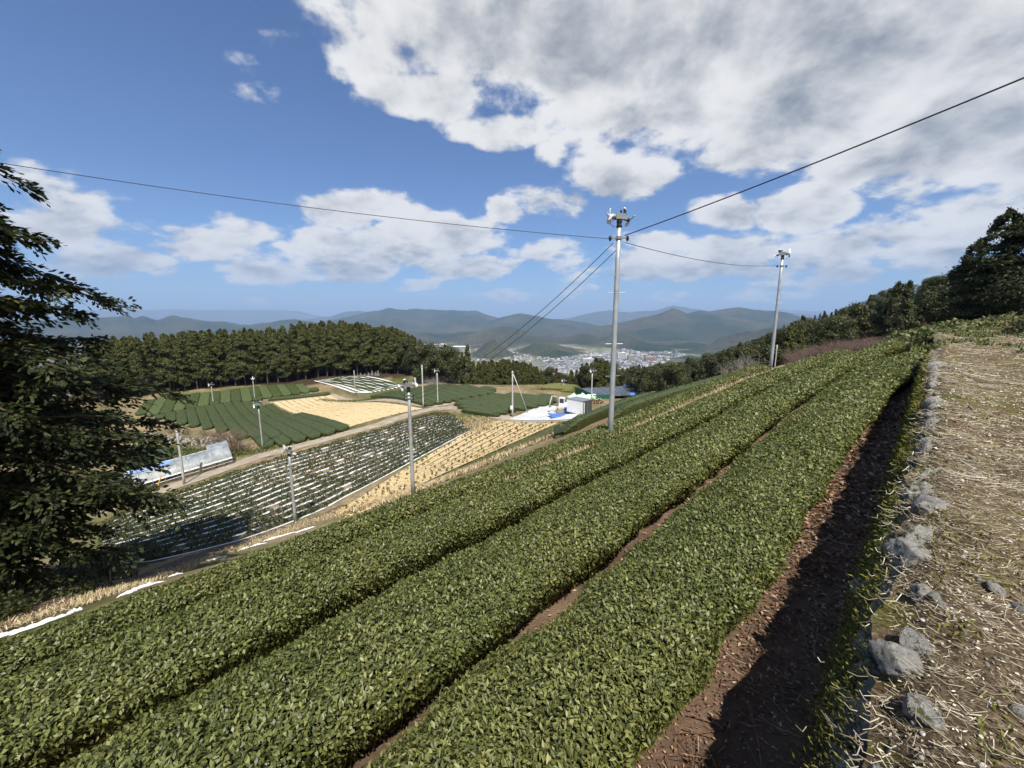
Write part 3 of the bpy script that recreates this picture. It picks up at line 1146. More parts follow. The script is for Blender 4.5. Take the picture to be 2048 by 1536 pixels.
def build_litter():
    # dry stems lying mostly across the way
    parts = []
    for (n, a0, a1, L, r, pw) in ((21000, -1, 7, .075, .0016, 1.2), (7000, 5, 16, .15, .0033, 1.0), (3200, 12, 40, .32, .008, 1.2)):
        a, s, P = scatter_path(n, a0, a1, .0, 3.6, pw)
        cl = fbm(a / .9, s / .9, 140, 3)
        keep = (cl + RNG.uniform(-.45, .45, n)) > -.22
        P = P[keep]
        n = len(P)
        az = PATH_AZ + math.pi / 2 + RNG.normal(.25, .75, n)
        Ls = L * RNG.uniform(.4, 1.7, n)
        P[:, 2] += RNG.uniform(.0, .03, n)
        parts.append(stalks(P, az, Ls, r * RNG.uniform(.5, 1.4, n), RNG.normal(0, .42, n), RNG.normal(.02, .12, n)))
    # a few thicker sticks
    a, s, P = scatter_path(45, -.5, 12, .1, 3.0, 1.2)
    P[:, 2] += .02
    parts.append(stalks(P, PATH_AZ + math.pi / 2 + RNG.normal(0, .8, 45), RNG.uniform(.15, .35, 45), RNG.uniform(.002, .004, 45), RNG.normal(0, .3, 45), RNG.normal(.03, .08, 45)))
    V, Fq = merge(parts)
    tag(link('dry_stems', mesh_np('dry_stems', V, Fq, M['stalk'])), 'pale dry stems and twigs strewn over the path', 'plant litter', kind='stuff')
    # fallen leaves and chips
    parts = []
    for (n, a0, a1, L, pw) in ((25000, -1, 9, .017, 1.25), (8000, 6, 30, .05, 1.3)):
        a, s, P = scatter_path(n, a0, a1, .0, 3.6, pw)
        P[:, 2] += RNG.uniform(0, .012, n)
        parts.append(leaves(P, np.tile([[0, 0, 1.0]], (n, 1)), L * RNG.uniform(.5, 1.4, n), L * .5 * RNG.uniform(.6, 1.3, n), (-12, 25), False))
    V, Fq = merge(parts)
    tag(link('path_leaf_litter', mesh_np('path_leaf_litter', V, Fq, M['stalk'])), 'bleached leaf scraps and chips between the stems on the path', 'plant litter', kind='stuff')
    # grit and pebbles
    n = 2600
    a, s, P = scatter_path(n, -1, 14, .0, 3.4, 1.3)
    V0, F0 = ICO_1
    k = RNG.uniform(.004, .012, n) * (1 + a * .12)
    th = RNG.uniform(0, 6.28, n)
    sq = RNG.uniform(.5, 1.0, (n, 3))
    Vv = V0[None] * (k[:, None, None] * sq[:, None])
    Vv = np.stack([Vv[..., 0] * np.cos(th)[:, None] - Vv[..., 1] * np.sin(th)[:, None], Vv[..., 0] * np.sin(th)[:, None] + Vv[..., 1] * np.cos(th)[:, None], Vv[..., 2]], -1) + P[:, None]
    Ff = F0[None] + (np.arange(n) * len(V0))[:, None, None]
    tag(link('path_grit', mesh_np('path_grit', Vv.reshape(-1, 3), Ff.reshape(-1, 3), M['pebble'])), 'pale grit and pebbles scattered in the path surface', 'gravel', kind='stuff')
    # moss cushions and small grass
    n = 42000
    a, s, P = scatter_path(n, -1, 16, .0, 3.6, 1.4)
    keep = fbm(a / .7, s / .55, 150, 3) > -.02
    P = P[keep]
    V, Fq = leaves(P, np.tile([[0, 0, 1.0]], (len(P), 1)), RNG.uniform(.018, .042, len(P)), .011, (25, 75), False)
    tag(link('path_moss', mesh_np('path_moss', V, Fq, M['moss'])), 'olive moss cushions growing through the path litter', 'moss', kind='stuff')
    # brown litter on the soil strip under the wall and in the furrows
    n = 15000
    a = -2 + 24 * RNG.uniform(size=n) ** 1.6
    s = wall_s(a) + .05 + RNG.uniform(0, 1, n) * (s_at('edge3', a) + .35 - wall_s(a))
    for kx in ('gap2', 'gap1'):
        a2 = -2 + 22 * RNG.uniform(size=8000) ** 1.4
        a = np.concatenate([a, a2])
        s = np.concatenate([s, s_at(kx, a2) + RNG.normal(0, .14, 8000)])
    x, y = to_xy(a, s)
    P = np.stack([x, y, ground(x, y) + .10 * 0 + .015], -1)
    d = np.hypot(x, y)
    V, Fq = leaves(P, np.tile([[0, 0, 1.0]], (len(P), 1)), np.clip(.012 * d, .03, .10) * RNG.uniform(.6, 1.4, len(P)), np.clip(.005 * d, .014, .05), (-10, 35), False)
    tag(link('furrow_litter', mesh_np('furrow_litter', V, Fq, M['litter'])), 'brown dead tea leaves covering the soil strip below the wall', 'plant litter', kind='stuff')
    # twigs on the shaded soil
    n = 1500
    a = -1.5 + 14 * RNG.uniform(size=n) ** 1.4
    s = wall_s(a) + .1 + RNG.uniform(0, .85, n)
    x, y = to_xy(a, s)
    P = np.stack([x, y, ground(x, y) + .03], -1)
    V, Fq = stalks(P, RNG.uniform(0, 6.28, n), RNG.uniform(.1, .4, n), RNG.uniform(.002, .006, n), RNG.normal(0, .5, n), RNG.normal(.05, .15, n))
    tag(link('soil_twigs', mesh_np('soil_twigs', V, Fq, M['litter'])), 'thin dead twigs on the shaded soil at the wall foot', 'plant litter', kind='stuff')


build_litter()


# ------------------------------------------------------------------ rocks
ICO = {k: ico(k) for k in (1, 2, 3, 4)}


def n3(V, sc, seed):
    return (vnoise(V[:, 0] * sc + seed, V[:, 1] * sc + V[:, 2] * sc * .7, seed) + vnoise(V[:, 1] * sc + 5, V[:, 2] * sc - V[:, 0] * sc * .6, seed + 1)
            + vnoise(V[:, 2] * sc - 3, V[:, 0] * sc + V[:, 1] * sc * .5, seed + 2)) / 1.5


def rock_mesh(seed, sub, mat):
    V, Fc = ICO[sub]
    V = V.copy()
    d = 1 + .50 * n3(V, 1.3, seed) + .32 * n3(V, 3.1, seed + 9) + (.20 * n3(V, 7.0, seed + 20) + .10 * n3(V, 15, seed + 31) if sub > 2 else 0)
    V = V * d[:, None]
    # knock a few flat faces
    rg = np.random.default_rng(seed)
    for _ in range(5):
        nn = rg.normal(size=3)
        nn /= np.linalg.norm(nn)
        k = V @ nn
        lim = rg.uniform(.6, .85)
        V = V - np.maximum(k - lim, 0)[:, None] * nn * .85
    return mesh_np('stone', V, Fc, mat, False)


ROCK_N = [rock_mesh(200 + i, 4, M['mossy']) for i in range(7)]
ROCK_F = [rock_mesh(230 + i, 2, M['mossy']) for i in range(6)]


def build_wall():
    root = empty('stone_wall', (*to_xy(0, -.05), gz(*to_xy(0, .3))), 0, 'low dry stone retaining wall with moss, holding up the littered path', 'stone wall')
    base = Vector(root.location)
    a = -1.9
    cnt = 0
    while a < 19.5 and cnt < 290:
        step = random.uniform(.18, .34) + .014 * max(a, 0)
        zt = CAMZ - float(h_path(np.array([a]))[0])
        zb = gz(*to_xy(a, .35))
        ncourse = 4 if a < 9 else 3
        for c in range(ncourse):
            f = c / (ncourse - 1)
            z = zb + .08 + (zt - zb - .10) * f + random.uniform(-.05, .05)
            if c == ncourse - 1:
                z = zt - .005 + random.uniform(-.04, .03)
                if random.random() < .06:
                    continue
            sz = random.uniform(.11, .21) * (1.0 + .01 * max(a, 0)) * (.40 if a < 1.8 else .60 if a < 3.2 else .95 if a < 7 else 1.05)
            if c == ncourse - 1:
                sz *= random.choice((.45, .6, .7, .85, 1.0))
            aj = a + random.uniform(-.12, .12) + (step / 2 if c % 2 else 0)
            s = float(wall_s(np.array([aj]))[0]) + .16 * (1 - f) + random.uniform(-.07, .05) - .05
            x, y = to_xy(aj, s)
            me = random.choice(ROCK_N if a < 6.5 else ROCK_F)
            o = link('stone', me, root)
            o.location = Vector((x, y, z)) - base
            o.rotation_euler = (random.uniform(-.5, .5), random.uniform(-.5, .5), PATH_AZ + random.uniform(-.4, .4))
            o.scale = (sz * random.uniform(.95, 1.35), sz * random.uniform(.7, 1.0), sz * random.uniform(.68, 1.0))
            cnt += 1
        a += step
    # moss and weeds on the shaded face
    n = 52000
    aa = -1.8 + 21 * RNG.uniform(size=n) ** 1.5
    f = RNG.uniform(0, 1, n)
    ss = wall_s(aa) + .22 * (1 - f) + .10 + RNG.normal(0, .04, n)
    x, y = to_xy(aa, ss)
    zb = ground(*to_xy(aa, ss * 0 + .4))
    z = zb + (CAMZ - h_path(aa) - zb) * f * .97
    keep = fbm(aa / .6, f * 2.5, 160, 3) > -.12
    P = np.stack([x, y, z], -1)[keep] - np.array(base)
    nrm = np.tile([[N2[0] * .8, N2[1] * .8, .6]], (len(P), 1))
    d = np.clip(aa[keep], 2, 20)
    V, Fq = leaves(P, nrm, .0085 * d ** .7 * RNG.uniform(.8, 2.2, len(P)), .004 * d ** .7, (10, 80), False)
    tag(link('moss', mesh_np('moss', V, Fq, M['moss']), root), kind='stuff')
    # dry grass hanging over the coping
    n = 1900
    aa = 1.3 + 17.5 * RNG.uniform(size=n) ** 1.3
    cl = fbm(aa / .5, aa * 0, 170, 3) > -.05
    aa = aa[cl]
    n = len(aa)
    ss = wall_s(aa) + RNG.normal(-.02, .09, n)
    x, y = to_xy(aa, ss)
    P = np.stack([x, y, CAMZ - h_path(aa) + RNG.uniform(-.06, .06, n)], -1) - np.array(base)
    V, Fq = stalks(P, PATH_AZ + math.pi / 2 + RNG.normal(0, .7, n), RNG.uniform(.02, .065, n) * (1 + aa * .09), RNG.uniform(.0013, .003, n) * (1 + aa * .14), RNG.normal(0, .5, n), RNG.normal(-.25, .4, n))
    tag(link('dry_grass', mesh_np('dry_grass', V, Fq, M['stalk']), root), kind='stuff')
    # loose stones in the path
    for i in range(70):
        aj = random.uniform(-.4, 1) ** 1 + random.random() ** 1.6 * 13
        w = random.uniform(.15, 2.6) * min(1, .35 + aj * .1)
        s = float(wall_s(np.array([aj]))[0]) - w
        x, y = to_xy(aj, s)
        sz = random.uniform(.014, .030) * (1 + .05 * aj) * (1.3 if random.random() < .12 else 1)
        o = link('loose_stone', ROCK_F[i % 6])
        o.location = (x, y, float(path_z(np.array([aj]), np.array([s]))[0]) + .035)
        o.rotation_euler = (random.uniform(0, 6), random.uniform(0, 6), random.uniform(0, 6))
        o.scale = (sz * 1.3, sz, sz * .7)
        tag(o, 'small loose stone lying among the dry stems on the path', 'stone', 'loose stones on the path')


build_wall()


# ================================================================== sheets laid on the land
def strip(pts, widths, lift, name, mat, parent=None, seg=1.0, across=3, rough=.0, seed=1):
    """ribbon along plan points, lying on the ground"""
    pts = np.asarray(pts, float)
    d = np.concatenate([[0], np.cumsum(np.hypot(*np.diff(pts, axis=0).T))])
    n = max(2, int(d[-1] / seg) + 1)
    t = np.linspace(0, d[-1], n)
    x, y = np.interp(t, d, pts[:, 0]), np.interp(t, d, pts[:, 1])
    w = np.interp(t, np.linspace(0, d[-1], len(np.atleast_1d(widths))), np.atleast_1d(widths))
    w = w * (1 + rough * fbm(t / 1.7, t * 0 + seed, seed, 3))
    dx, dy = np.gradient(x), np.gradient(y)
    k = np.hypot(dx, dy)
    nx, ny = -dy / k, dx / k
    sh = rough * .4 * fbm(t / 2.3, t * 0 + seed * 3.1, seed + 5, 3) * w
    u = np.linspace(-.5, .5, across)
    X = x[:, None] + nx[:, None] * (u[None] * w[:, None] + sh[:, None])
    Y = y[:, None] + ny[:, None] * (u[None] * w[:, None] + sh[:, None])
    Z = ground(X, Y) + lift
    i = np.arange(n - 1)[:, None] * across
    j = np.arange(across - 1)[None]
    Fq = np.stack([i + j, i + across + j, i + across + j + 1, i + j + 1], -1).reshape(-1, 4)[:, ::-1]
    return link(name, mesh_np(name, np.stack([X, Y, Z], -1).reshape(-1, 3), Fq, mat, True), parent)


def patch(corn, lift, name, mat, nu=24, nv=12, rag=0.0, seed=1, relief=0.0):
    """four plan corners, bilinear, on the ground"""
    c = np.asarray(corn, float)
    u, v = np.meshgrid(np.linspace(0, 1, nu), np.linspace(0, 1, nv), indexing='ij')
    P = (c[0] * ((1 - u) * (1 - v))[..., None] + c[1] * (u * (1 - v))[..., None] + c[2] * (u * v)[..., None] + c[3] * ((1 - u) * v)[..., None])
    if rag:
        e = np.clip(np.abs(np.stack([u - .5, v - .5], 0)).max(0) * 2, 0, 1) ** 8
        P = P + rag * e[..., None] * np.stack([fbm(u * nu / 3, v * nv / 3, seed, 3), fbm(u * nu / 3, v * nv / 3, seed + 7, 3)], -1)
    Z = ground(P[..., 0], P[..., 1]) + lift + relief * fbm(P[..., 0] / .8, P[..., 1] / .8, seed, 3)
    i = np.arange(nu - 1)[:, None] * nv
    j = np.arange(nv - 1)[None]
    Fq = np.stack([i + j, i + nv + j, i + nv + j + 1, i + j + 1], -1).reshape(-1, 4)
    V = np.stack([P[..., 0], P[..., 1], Z], -1).reshape(-1, 3)
    e1 = c[1] - c[0]
    e2 = c[3] - c[0]
    if e1[0] * e2[1] - e1[1] * e2[0] < 0:
        Fq = Fq[:, ::-1]
    return link(name, mesh_np(name, V, Fq, mat, True))


# farm roads
ROAD = unproj_list([(200, 1024), (270, 1000), (400, 955), (520, 912), (640, 882), (760, 849), (868, 818), (925, 815), (975, 826), (1010, 836), (1080, 842), (1150, 838)])
tag(strip(ROAD, [3.2, 3.2, 3.0, 3.4, 3.2, 2.6], .05, 'farm_road', M['road'], seg=.8, across=5, rough=.12), kind='structure')
ROAD2 = unproj_list([(858, 815), (905, 806), (960, 796), (1010, 788)])
tag(strip(ROAD2, [2.2, 2.4, 2.2], .06, 'farm_track', M['road'], seg=.8, across=5, rough=.15, seed=4), kind='structure')
ROAD3 = unproj_list([(540, 806), (660, 789), (760, 800), (850, 812)])
tag(strip(ROAD3, [1.6, 2.2, 2.0], .045, 'grass_track', M['road'], seg=.8, across=4, rough=.3, seed=6), kind='structure')


# ================================================================== distant tea blocks
def tea_body_mat(name, c0, c1, c2):
    return mat_noise(name, [(.25, c0), (.5, c1), (.75, c2)], 5.0, .55, 10, 1.0, 9, spec=.3, bdist=.10, nrough=.78)


M['body'] = tea_body_mat('tea_body', (.026, .036, .012), (.056, .072, .021), (.095, .112, .034))
M['body_light'] = tea_body_mat('tea_body_light', (.055, .078, .028), (.085, .112, .04), (.125, .15, .055))
M['body_yellow'] = tea_body_mat('tea_body_yellow', (.09, .10, .025), (.15, .15, .04), (.21, .20, .06))


def clip_line(poly, p, d):
    ts = []
    n = len(poly)
    for i in range(n):
        a, b = poly[i], poly[(i + 1) % n]
        e = b - a
        den = d[0] * e[1] - d[1] * e[0]
        if abs(den) < 1e-9:
            continue
        w = a - p
        t = (w[0] * e[1] - w[1] * e[0]) / den
        u = (w[0] * d[1] - w[1] * d[0]) / den
        if 0 <= u <= 1:
            ts.append(t)
    return (min(ts), max(ts)) if len(ts) >= 2 else None


PROF_W2 = np.array([-.86, -.94, -1.0, -.97, -.80, -.4, 0, .4, .80, .97, 1.0, .94, .86])
PROF_H2 = np.array([.0, .40, .74, .92, 1.0, 1.03, 1.04, 1.03, 1.0, .92, .74, .40, .0])


def hedge_between(p0, p1, width, height, mats, label, group, leaf=.22, dens=11, name='tea_hedge', bend=None):
    p0, p1 = np.asarray(p0, float), np.asarray(p1, float)
    d = p1 - p0
    Ln = float(np.hypot(*d))
    d = d / Ln
    nv = np.array([-d[1], d[0]])
    o0 = (p0 + p1) / 2
    z0 = gz(*o0)
    root = empty(name, (o0[0], o0[1], z0), 0, label, 'tea hedge', group)
    seg = np.hypot(np.diff(PROF_W2) * width / 2, np.diff(PROF_H2) * height)
    arc = np.concatenate([[0], np.cumsum(seg)])
    sd = random.randint(0, 900)

    def surf(t, q):
        w = np.interp(q, arc, PROF_W2)
        g = np.interp(q, arc, PROF_H2)
        tp = np.clip(np.minimum(t, Ln - t) / .4 + .15, 0, 1) ** .5
        off = w * width / 2 * tp * (1 + .10 * fbm(t / 1.1, t * 0, sd, 2))
        x = p0[0] + d[0] * t + nv[0] * off
        y = p0[1] + d[1] * t + nv[1] * off
        if bend is not None:
            bx = bend * np.sin(np.pi * t / Ln)
            x, y = x + nv[0] * bx, y + nv[1] * bx
        z = ground(x, y) + g * height * tp * (1 + .07 * fbm(t / .8, q, sd + 3, 3))
        return np.stack([x - o0[0], y - o0[1], z - z0], -1)

    t = np.linspace(0, Ln, max(3, int(Ln / .8)))
    q = arc
    T, Q = np.meshgrid(t, q, indexing='ij')
    V = surf(T.ravel(), Q.ravel())
    na, nq = T.shape
    i = np.arange(na - 1)[:, None] * nq
    j = np.arange(nq - 1)[None]
    Fq = np.stack([i + j, i + nq + j, i + nq + j + 1, i + j + 1], -1).reshape(-1, 4)
    caps = np.array([list(range(nq))])
    link('clipped_body', mesh_np('clipped_body', V, [Fq[:, ::-1], caps, (caps + (na - 1) * nq)[:, ::-1]], mats[0], True), root)
    n = int(Ln * arc[-1] * dens)
    tt = RNG.uniform(0, Ln, n)
    qq = RNG.uniform(0, arc[-1], n)
    P = surf(tt, qq)
    e = .05
    du = surf(np.minimum(tt + e, Ln), qq) - surf(np.maximum(tt - e, 0), qq)
    dq = surf(tt, np.minimum(qq + e, arc[-1])) - surf(tt, np.maximum(qq - e, 0))
    nr = np.cross(du, dq)
    nr /= np.linalg.norm(nr, axis=1, keepdims=True) + 1e-9
    v, f = leaves(P - nr * .04, nr, leaf * RNG.uniform(.6, 1.2, n), leaf * .55, (5, 50), False)
    tag(link('foliage', mesh_np('foliage', v, f, mats[1]), root), kind='stuff')
    return root


def tea_block(poly_px, dir_px, pitch, label_fn, group, mats_fn, height=.75, lift=.6, fill=.965, leaf=.21, dens=9, flip=False, t0=14.0):
    poly = unproj_list(poly_px, lift, t0)
    dd = unproj_list(dir_px, lift, t0)
    d = dd[1] - dd[0]
    d /= np.hypot(*d)
    nv = np.array([-d[1], d[0]])
    w = poly @ nv
    if flip:
        nv = -nv
        w = -w
    lo, hi = w.min(), w.max()
    n = max(1, int(round((hi - lo) / pitch)))
    pt = (hi - lo) / n
    # count from the row that lies nearest to the viewer
    rows = []
    for k in range(n):
        c = nv * (lo + (k + .5) * pt)
        r = clip_line(poly, c, d)
        if r and r[1] - r[0] > 1.5:
            rows.append((c + d * r[0], c + d * r[1]))
    if rows and np.hypot(*((rows[0][0] + rows[0][1]) / 2)) > np.hypot(*((rows[-1][0] + rows[-1][1]) / 2)):
        rows = rows[::-1]
    for k, (a, b) in enumerate(rows):
        hedge_between(a, b, pt * fill, height, mats_fn(k), label_fn(ORD[min(k, 29)]), group, leaf, dens)
    return rows


mid = lambda k: (M['body'], M['tea_mid'])
alt = lambda k: (M['body_light'], M['tea_light']) if k % 2 else (M['body'], M['tea_mid'])


def z1(x, y):
    return (200 + x / 3.84, 600 + y / 3.84)


def z2(x, y):
    return (600 + x / 3.84, 650 + y / 3.84)


def z3(x, y):
    return (980 + x / 5.12, 650 + y / 5.12)


tea_block([(310, 829), (356, 821), (393, 813), (430, 808), (460, 803), (515, 803), (540, 809), (640, 833), (697, 853), (663, 864), (545, 892), (440, 858), (406, 853),
           (359, 845), (325, 838)], [(549, 818), (640, 854)], 1.95,
          lambda o: f'{o} tea hedge counted from the road in the block beside the leafless brown tree', 'tea hedges of the lower left block', mid)
tea_block([z1(*p) for p in [(310, 890), (420, 878), (570, 850), (740, 818), (880, 796), (990, 778), (1180, 772), (1290, 745), (1690, 688), (1500, 640), (1210, 660),
                            (970, 690), (770, 712), (600, 725), (500, 738), (410, 755), (330, 790)]], [z1(630, 835), z1(670, 730)], 2.6,
          lambda o: f'{o} tea hedge in the light-and-dark striped block below the cypress wood', 'tea hedges of the striped block', alt)
a_, b_ = unproj(536, 798, .5, 14), unproj(661, 786, .5, 14)
hedge_between(a_, b_, 2.0, .8, mid(0), 'single tea hedge running along the upper straw field, below the striped block', 'tea hedges of the striped block')
tea_block([z2(*p) for p in [(535, 545), (930, 600), (1000, 605), (1180, 575), (1515, 515), (1480, 480), (1150, 455), (900, 480), (700, 510)]], [(793, 780), (913, 796)], 2.0,
          lambda o: f'{o} tea hedge of the dark green block in front of the grey dome shrub', 'tea hedges of the middle block', mid)
tea_block([(906, 802), (925, 817), (990, 829), (1027, 819), (1090, 808), (1115, 800), (1110, 790), (1040, 787), (990, 786), (950, 793)], [(980, 795), (1089, 804)], 2.0,
          lambda o: f'{o} tea hedge of the block behind the white concrete yard', 'tea hedges behind the yard', mid)
tea_block([z3(*p) for p in [(470, 630), (620, 600), (1000, 625), (850, 670)]], [z3(560, 640), z3(860, 655)], 2.4,
          lambda o: f'{o} pale yellowish tea hedge on the small plot before the far trees', 'yellowish tea hedges', lambda k: (M['body_yellow'], M['tea_yellow']))
tea_block([(235, 902), (285, 886), (357, 906), (305, 926), (240, 947)], [(260, 905), (320, 918)], 1.9,
          lambda o: f'{o} tea hedge of the small plot behind the plastic greenhouse', 'tea hedges behind the greenhouse', mid)
# hedges stepping down the slope behind the tall pole
for (p, q, w, hgt, lab) in (((1119, 858), (1302, 789), 2.2, .85, 'tea hedge running up from the straw field, lowest of the three below the tall pole'),
                            ((1222, 825), (1450, 758), 2.2, .85, 'tea hedge behind the tall pole that starts with a dark rounded end'),
                            ((1290, 800), (1480, 747), 1.8, .8, 'tea hedge just below the dry grass verge between the two tall poles')):
    a_, b_ = unproj(*p, .6, 14), unproj(*q, .6, 14)
    hedge_between(a_, b_, w, hgt, (M['body'], M['tea_mid']), lab, 'tea hedges below the tall pole', .16, 24, bend=.8)


# ================================================================== straw covered plots
def plan_rows(near_px, far_px, n, t0=14.0, m=40):
    A = unproj_list(near_px, 0, t0)
    B = unproj_list(far_px, 0, t0)

    def resample(P):
        d = np.concatenate([[0], np.cumsum(np.hypot(*np.diff(P, axis=0).T))])
        t = np.linspace(0, d[-1], m)
        return np.stack([np.interp(t, d, P[:, 0]), np.interp(t, d, P[:, 1])], 1)
    A, B = resample(A), resample(B)
    return [A + (B - A) * ((k + .5) / n) for k in range(n)], float(np.mean(np.hypot(*(B - A).T)) / n)


def straw_plot(near_px, far_px, n, fill, name, seed, tuft_n):
    root = empty(name)
    tag(root, kind='structure')
    rows, pt = plan_rows(near_px, far_px, n)
    for r in rows:
        strip(r, [pt * 1.04], .035, 'bare_bed', M['soil'], root, seg=.8, across=3)
    tp = []
    for k, r in enumerate(rows):
        strip(r, [pt * fill], .09, 'straw_bed', M['straw'], root, seg=.35, across=6, rough=.16, seed=seed + k)
        m = int(tuft_n / n)
        t = RNG.uniform(0, 1, m)
        i = t * (len(r) - 1)
        x = np.interp(i, np.arange(len(r)), r[:, 0]) + RNG.normal(0, pt * .24, m)
        y = np.interp(i, np.arange(len(r)), r[:, 1]) + RNG.normal(0, pt * .24, m)
        tp.append(np.stack([x, y, ground(x, y) + .09], -1))
    P = np.vstack(tp)
    n_ = len(P)
    V, Fq = leaves(P, np.tile([[0, 0, 1.0]], (n_, 1)), RNG.uniform(.15, .4, n_), .045, (-5, 18), False)
    tag(link('loose_straw', mesh_np('loose_straw', V, Fq, M['straw_stalk']), root), kind='stuff')
    return rows, pt


straw_plot([(545, 805), (700, 854)], [(660, 791), (848, 818)], 9, .90, 'upper_straw_field', 300, 9000)
STRAW_B, PT_B = straw_plot([(715, 1030), (830, 975), (960, 917), (1075, 866), (1118, 846)], [(672, 1026), (800, 945), (900, 886), (968, 850), (1000, 842)], 8, .88, 'lower_straw_field', 330, 12000)


# small plant meshes ------------------------------------------------
def bush_mesh(name, seed, n, rx, rz, leaf, mat, flat=.25):
    rg = np.random.default_rng(seed)
    u = rg.normal(size=(n, 3))
    u /= np.linalg.norm(u, axis=1, keepdims=True)
    u[:, 2] = np.abs(u[:, 2]) * (1 - flat) + flat * .2
    r = rg.uniform(.55, 1.0, n) ** .6 * (1 + .45 * fbm(u[:, 0] * 2 + seed, u[:, 1] * 2 + u[:, 2], seed, 2))
    P = u * r[:, None] * np.array([rx, rx, rz])
    P[:, 2] += .06
    v, f = leaves(P, u, leaf * rg.uniform(.7, 1.3, n), leaf * .6, (0, 55), False)
    return mesh_np(name, v, f, mat)


SEEDLING = [bush_mesh('tea_seedling', 400 + i, 26, .10, .42, .16, M['bush']) for i in range(3)]
k = 0
for r in STRAW_B:
    m = int(len(r) * .95)
    for q in range(m):
        if k >= 255 or random.random() < .12:
            continue
        i = (q + random.uniform(-.3, .3)) / m * (len(r) - 1)
        i = min(max(i, 0), len(r) - 1)
        x = float(np.interp(i, np.arange(len(r)), r[:, 0])) + random.uniform(-.25, .25)
        y = float(np.interp(i, np.arange(len(r)), r[:, 1])) + random.uniform(-.25, .25)
        o = link('tea_seedling', SEEDLING[k % 3])
        o.location = (x, y, gz(x, y) + .06)
        o.rotation_euler = (0, 0, random.uniform(0, 6.28))
        sc = random.uniform(.45, .95)
        o.scale = (sc, sc, sc * random.uniform(.8, 1.2))
        tag(o, 'small dark tea seedling poking through the straw of the lower straw field', 'seedling', 'tea seedlings in the lower straw field')
        k += 1

# ------------------------------------------------------------------ the white mulched field of young bushes
FIELD_N, FIELD_F = ([(215, 1128), (300, 1126), (480, 1083), (600, 1040), (690, 995), (800, 937), (890, 888), (938, 862)],
                    [(200, 1052), (270, 1014), (400, 970), (520, 927), (610, 903), (760, 860), (868, 828), (900, 829)])
NROW = 14
rows_a, pt_a = plan_rows(FIELD_N, FIELD_F, NROW, m=80)
BUSH = [bush_mesh('tea_bush', 430 + i, 190, .48, .50, .14, M['bush']) for i in range(5)]
BUSH_FAR = [bush_mesh('tea_bush_far', 440 + i, 90, .49, .50, .18, M['bush']) for i in range(3)]
spots = []
for k, r in enumerate(rows_a):
    d = np.concatenate([[0], np.cumsum(np.hypot(*np.diff(r, axis=0).T))])
    # the sheet lies on the near side of its row
    nr = np.stack([r[:, 0], r[:, 1]], 1)
    to_near = rows_a[max(k - 1, 0)] - r if k > 0 else r - rows_a[1]
    to_near = to_near / (np.hypot(*to_near.T)[:, None] + 1e-9)
    sh = strip(nr + to_near * pt_a * .40, [pt_a * (.34 if k else .2)], .05 + .002 * k, 'mulch_sheet', M['mulch'], seg=.4, across=4, rough=.30, seed=460 + k)
    tag(sh, f'{ORD[k]} white plastic mulch strip counted from the dry bank in the young bush field' if k else 'white plastic mulch strip nearest the dry bank in the young bush field',
        'mulch sheet', 'white mulch strips of the young bush field')
    t = .3
    while t < d[-1]:
        x, y = float(np.interp(t, d, r[:, 0])), float(np.interp(t, d, r[:, 1]))
        t += random.uniform(.60, .86)
        if random.random() < .05:
            continue
        spots.append((math.hypot(x, y), x + random.uniform(-.08, .08), y + random.uniform(-.08, .08), k))
spots.sort()
for i, (dist, x, y, k) in enumerate(spots[:300]):
    o = link('tea_bush', BUSH[i % 5])
    sc = random.uniform(.72, 1.15)
    o.location = (x, y, gz(x, y))
    o.rotation_euler = (0, 0, random.uniform(0, 6.28))
    o.scale = (sc, sc, sc * random.uniform(.8, 1.15))
    tag(o, f'young round tea bush in the {ORD[k] if k else "first"} row from the dry bank, among white mulch strips', 'tea bush', 'young tea bushes between white mulch')
parts = []
bf = [(np.array([v.co[:] for v in me.vertices]), np.array([p.vertices[:] for p in me.polygons])) for me in BUSH_FAR]
for i, (dist, x, y, k) in enumerate(spots[300:]):
    V, Fc = bf[i % 3]
    th = random.uniform(0, 6.28)
    c, s_ = math.cos(th), math.sin(th)
    sc = random.uniform(.8, 1.2)
    parts.append((np.stack([V[:, 0] * c - V[:, 1] * s_, V[:, 0] * s_ + V[:, 1] * c, V[:, 2]], -1) * sc + np.array([x, y, gz(x, y)]), Fc))
V, Fc = merge(parts)
tag(link('tea_bushes', mesh_np('tea_bushes', V, Fc, M['bush'])), 'further rows of young tea bushes up to the farm road', 'tea bushes', kind='stuff')

# the small mulched plot under the wood
rows_w, pt_w = plan_rows([z2(100, 432), z2(400, 528), z2(540, 522)], [z2(330, 398), z2(500, 390), z2(830, 470)], 9, m=24)
for k, r in enumerate(rows_w):
    sh = strip(r, [pt_w * .46], .13, 'mulch_sheet', M['mulch'], seg=.8, across=3, rough=.3, seed=500 + k)
    tag(sh, f'{ORD[k]} white mulch strip of the small plot at the edge of the cypress wood', 'mulch sheet', 'white mulch strips under the wood')
    q = r + (rows_w[1] - rows_w[0]) * .5
    hedge_between(q[0], q[-1], pt_w * .36, .22, mid(0), f'{ORD[k]} low row of tea between white strips under the cypress wood', 'low tea rows under the wood', .2, 6)


# ================================================================== trees
def tree_tube(parts, pts, rr, sides=6):
    V, Fq, _ = tube_np(np.array(pts, float), rr, sides)
    parts.append((V, Fq))


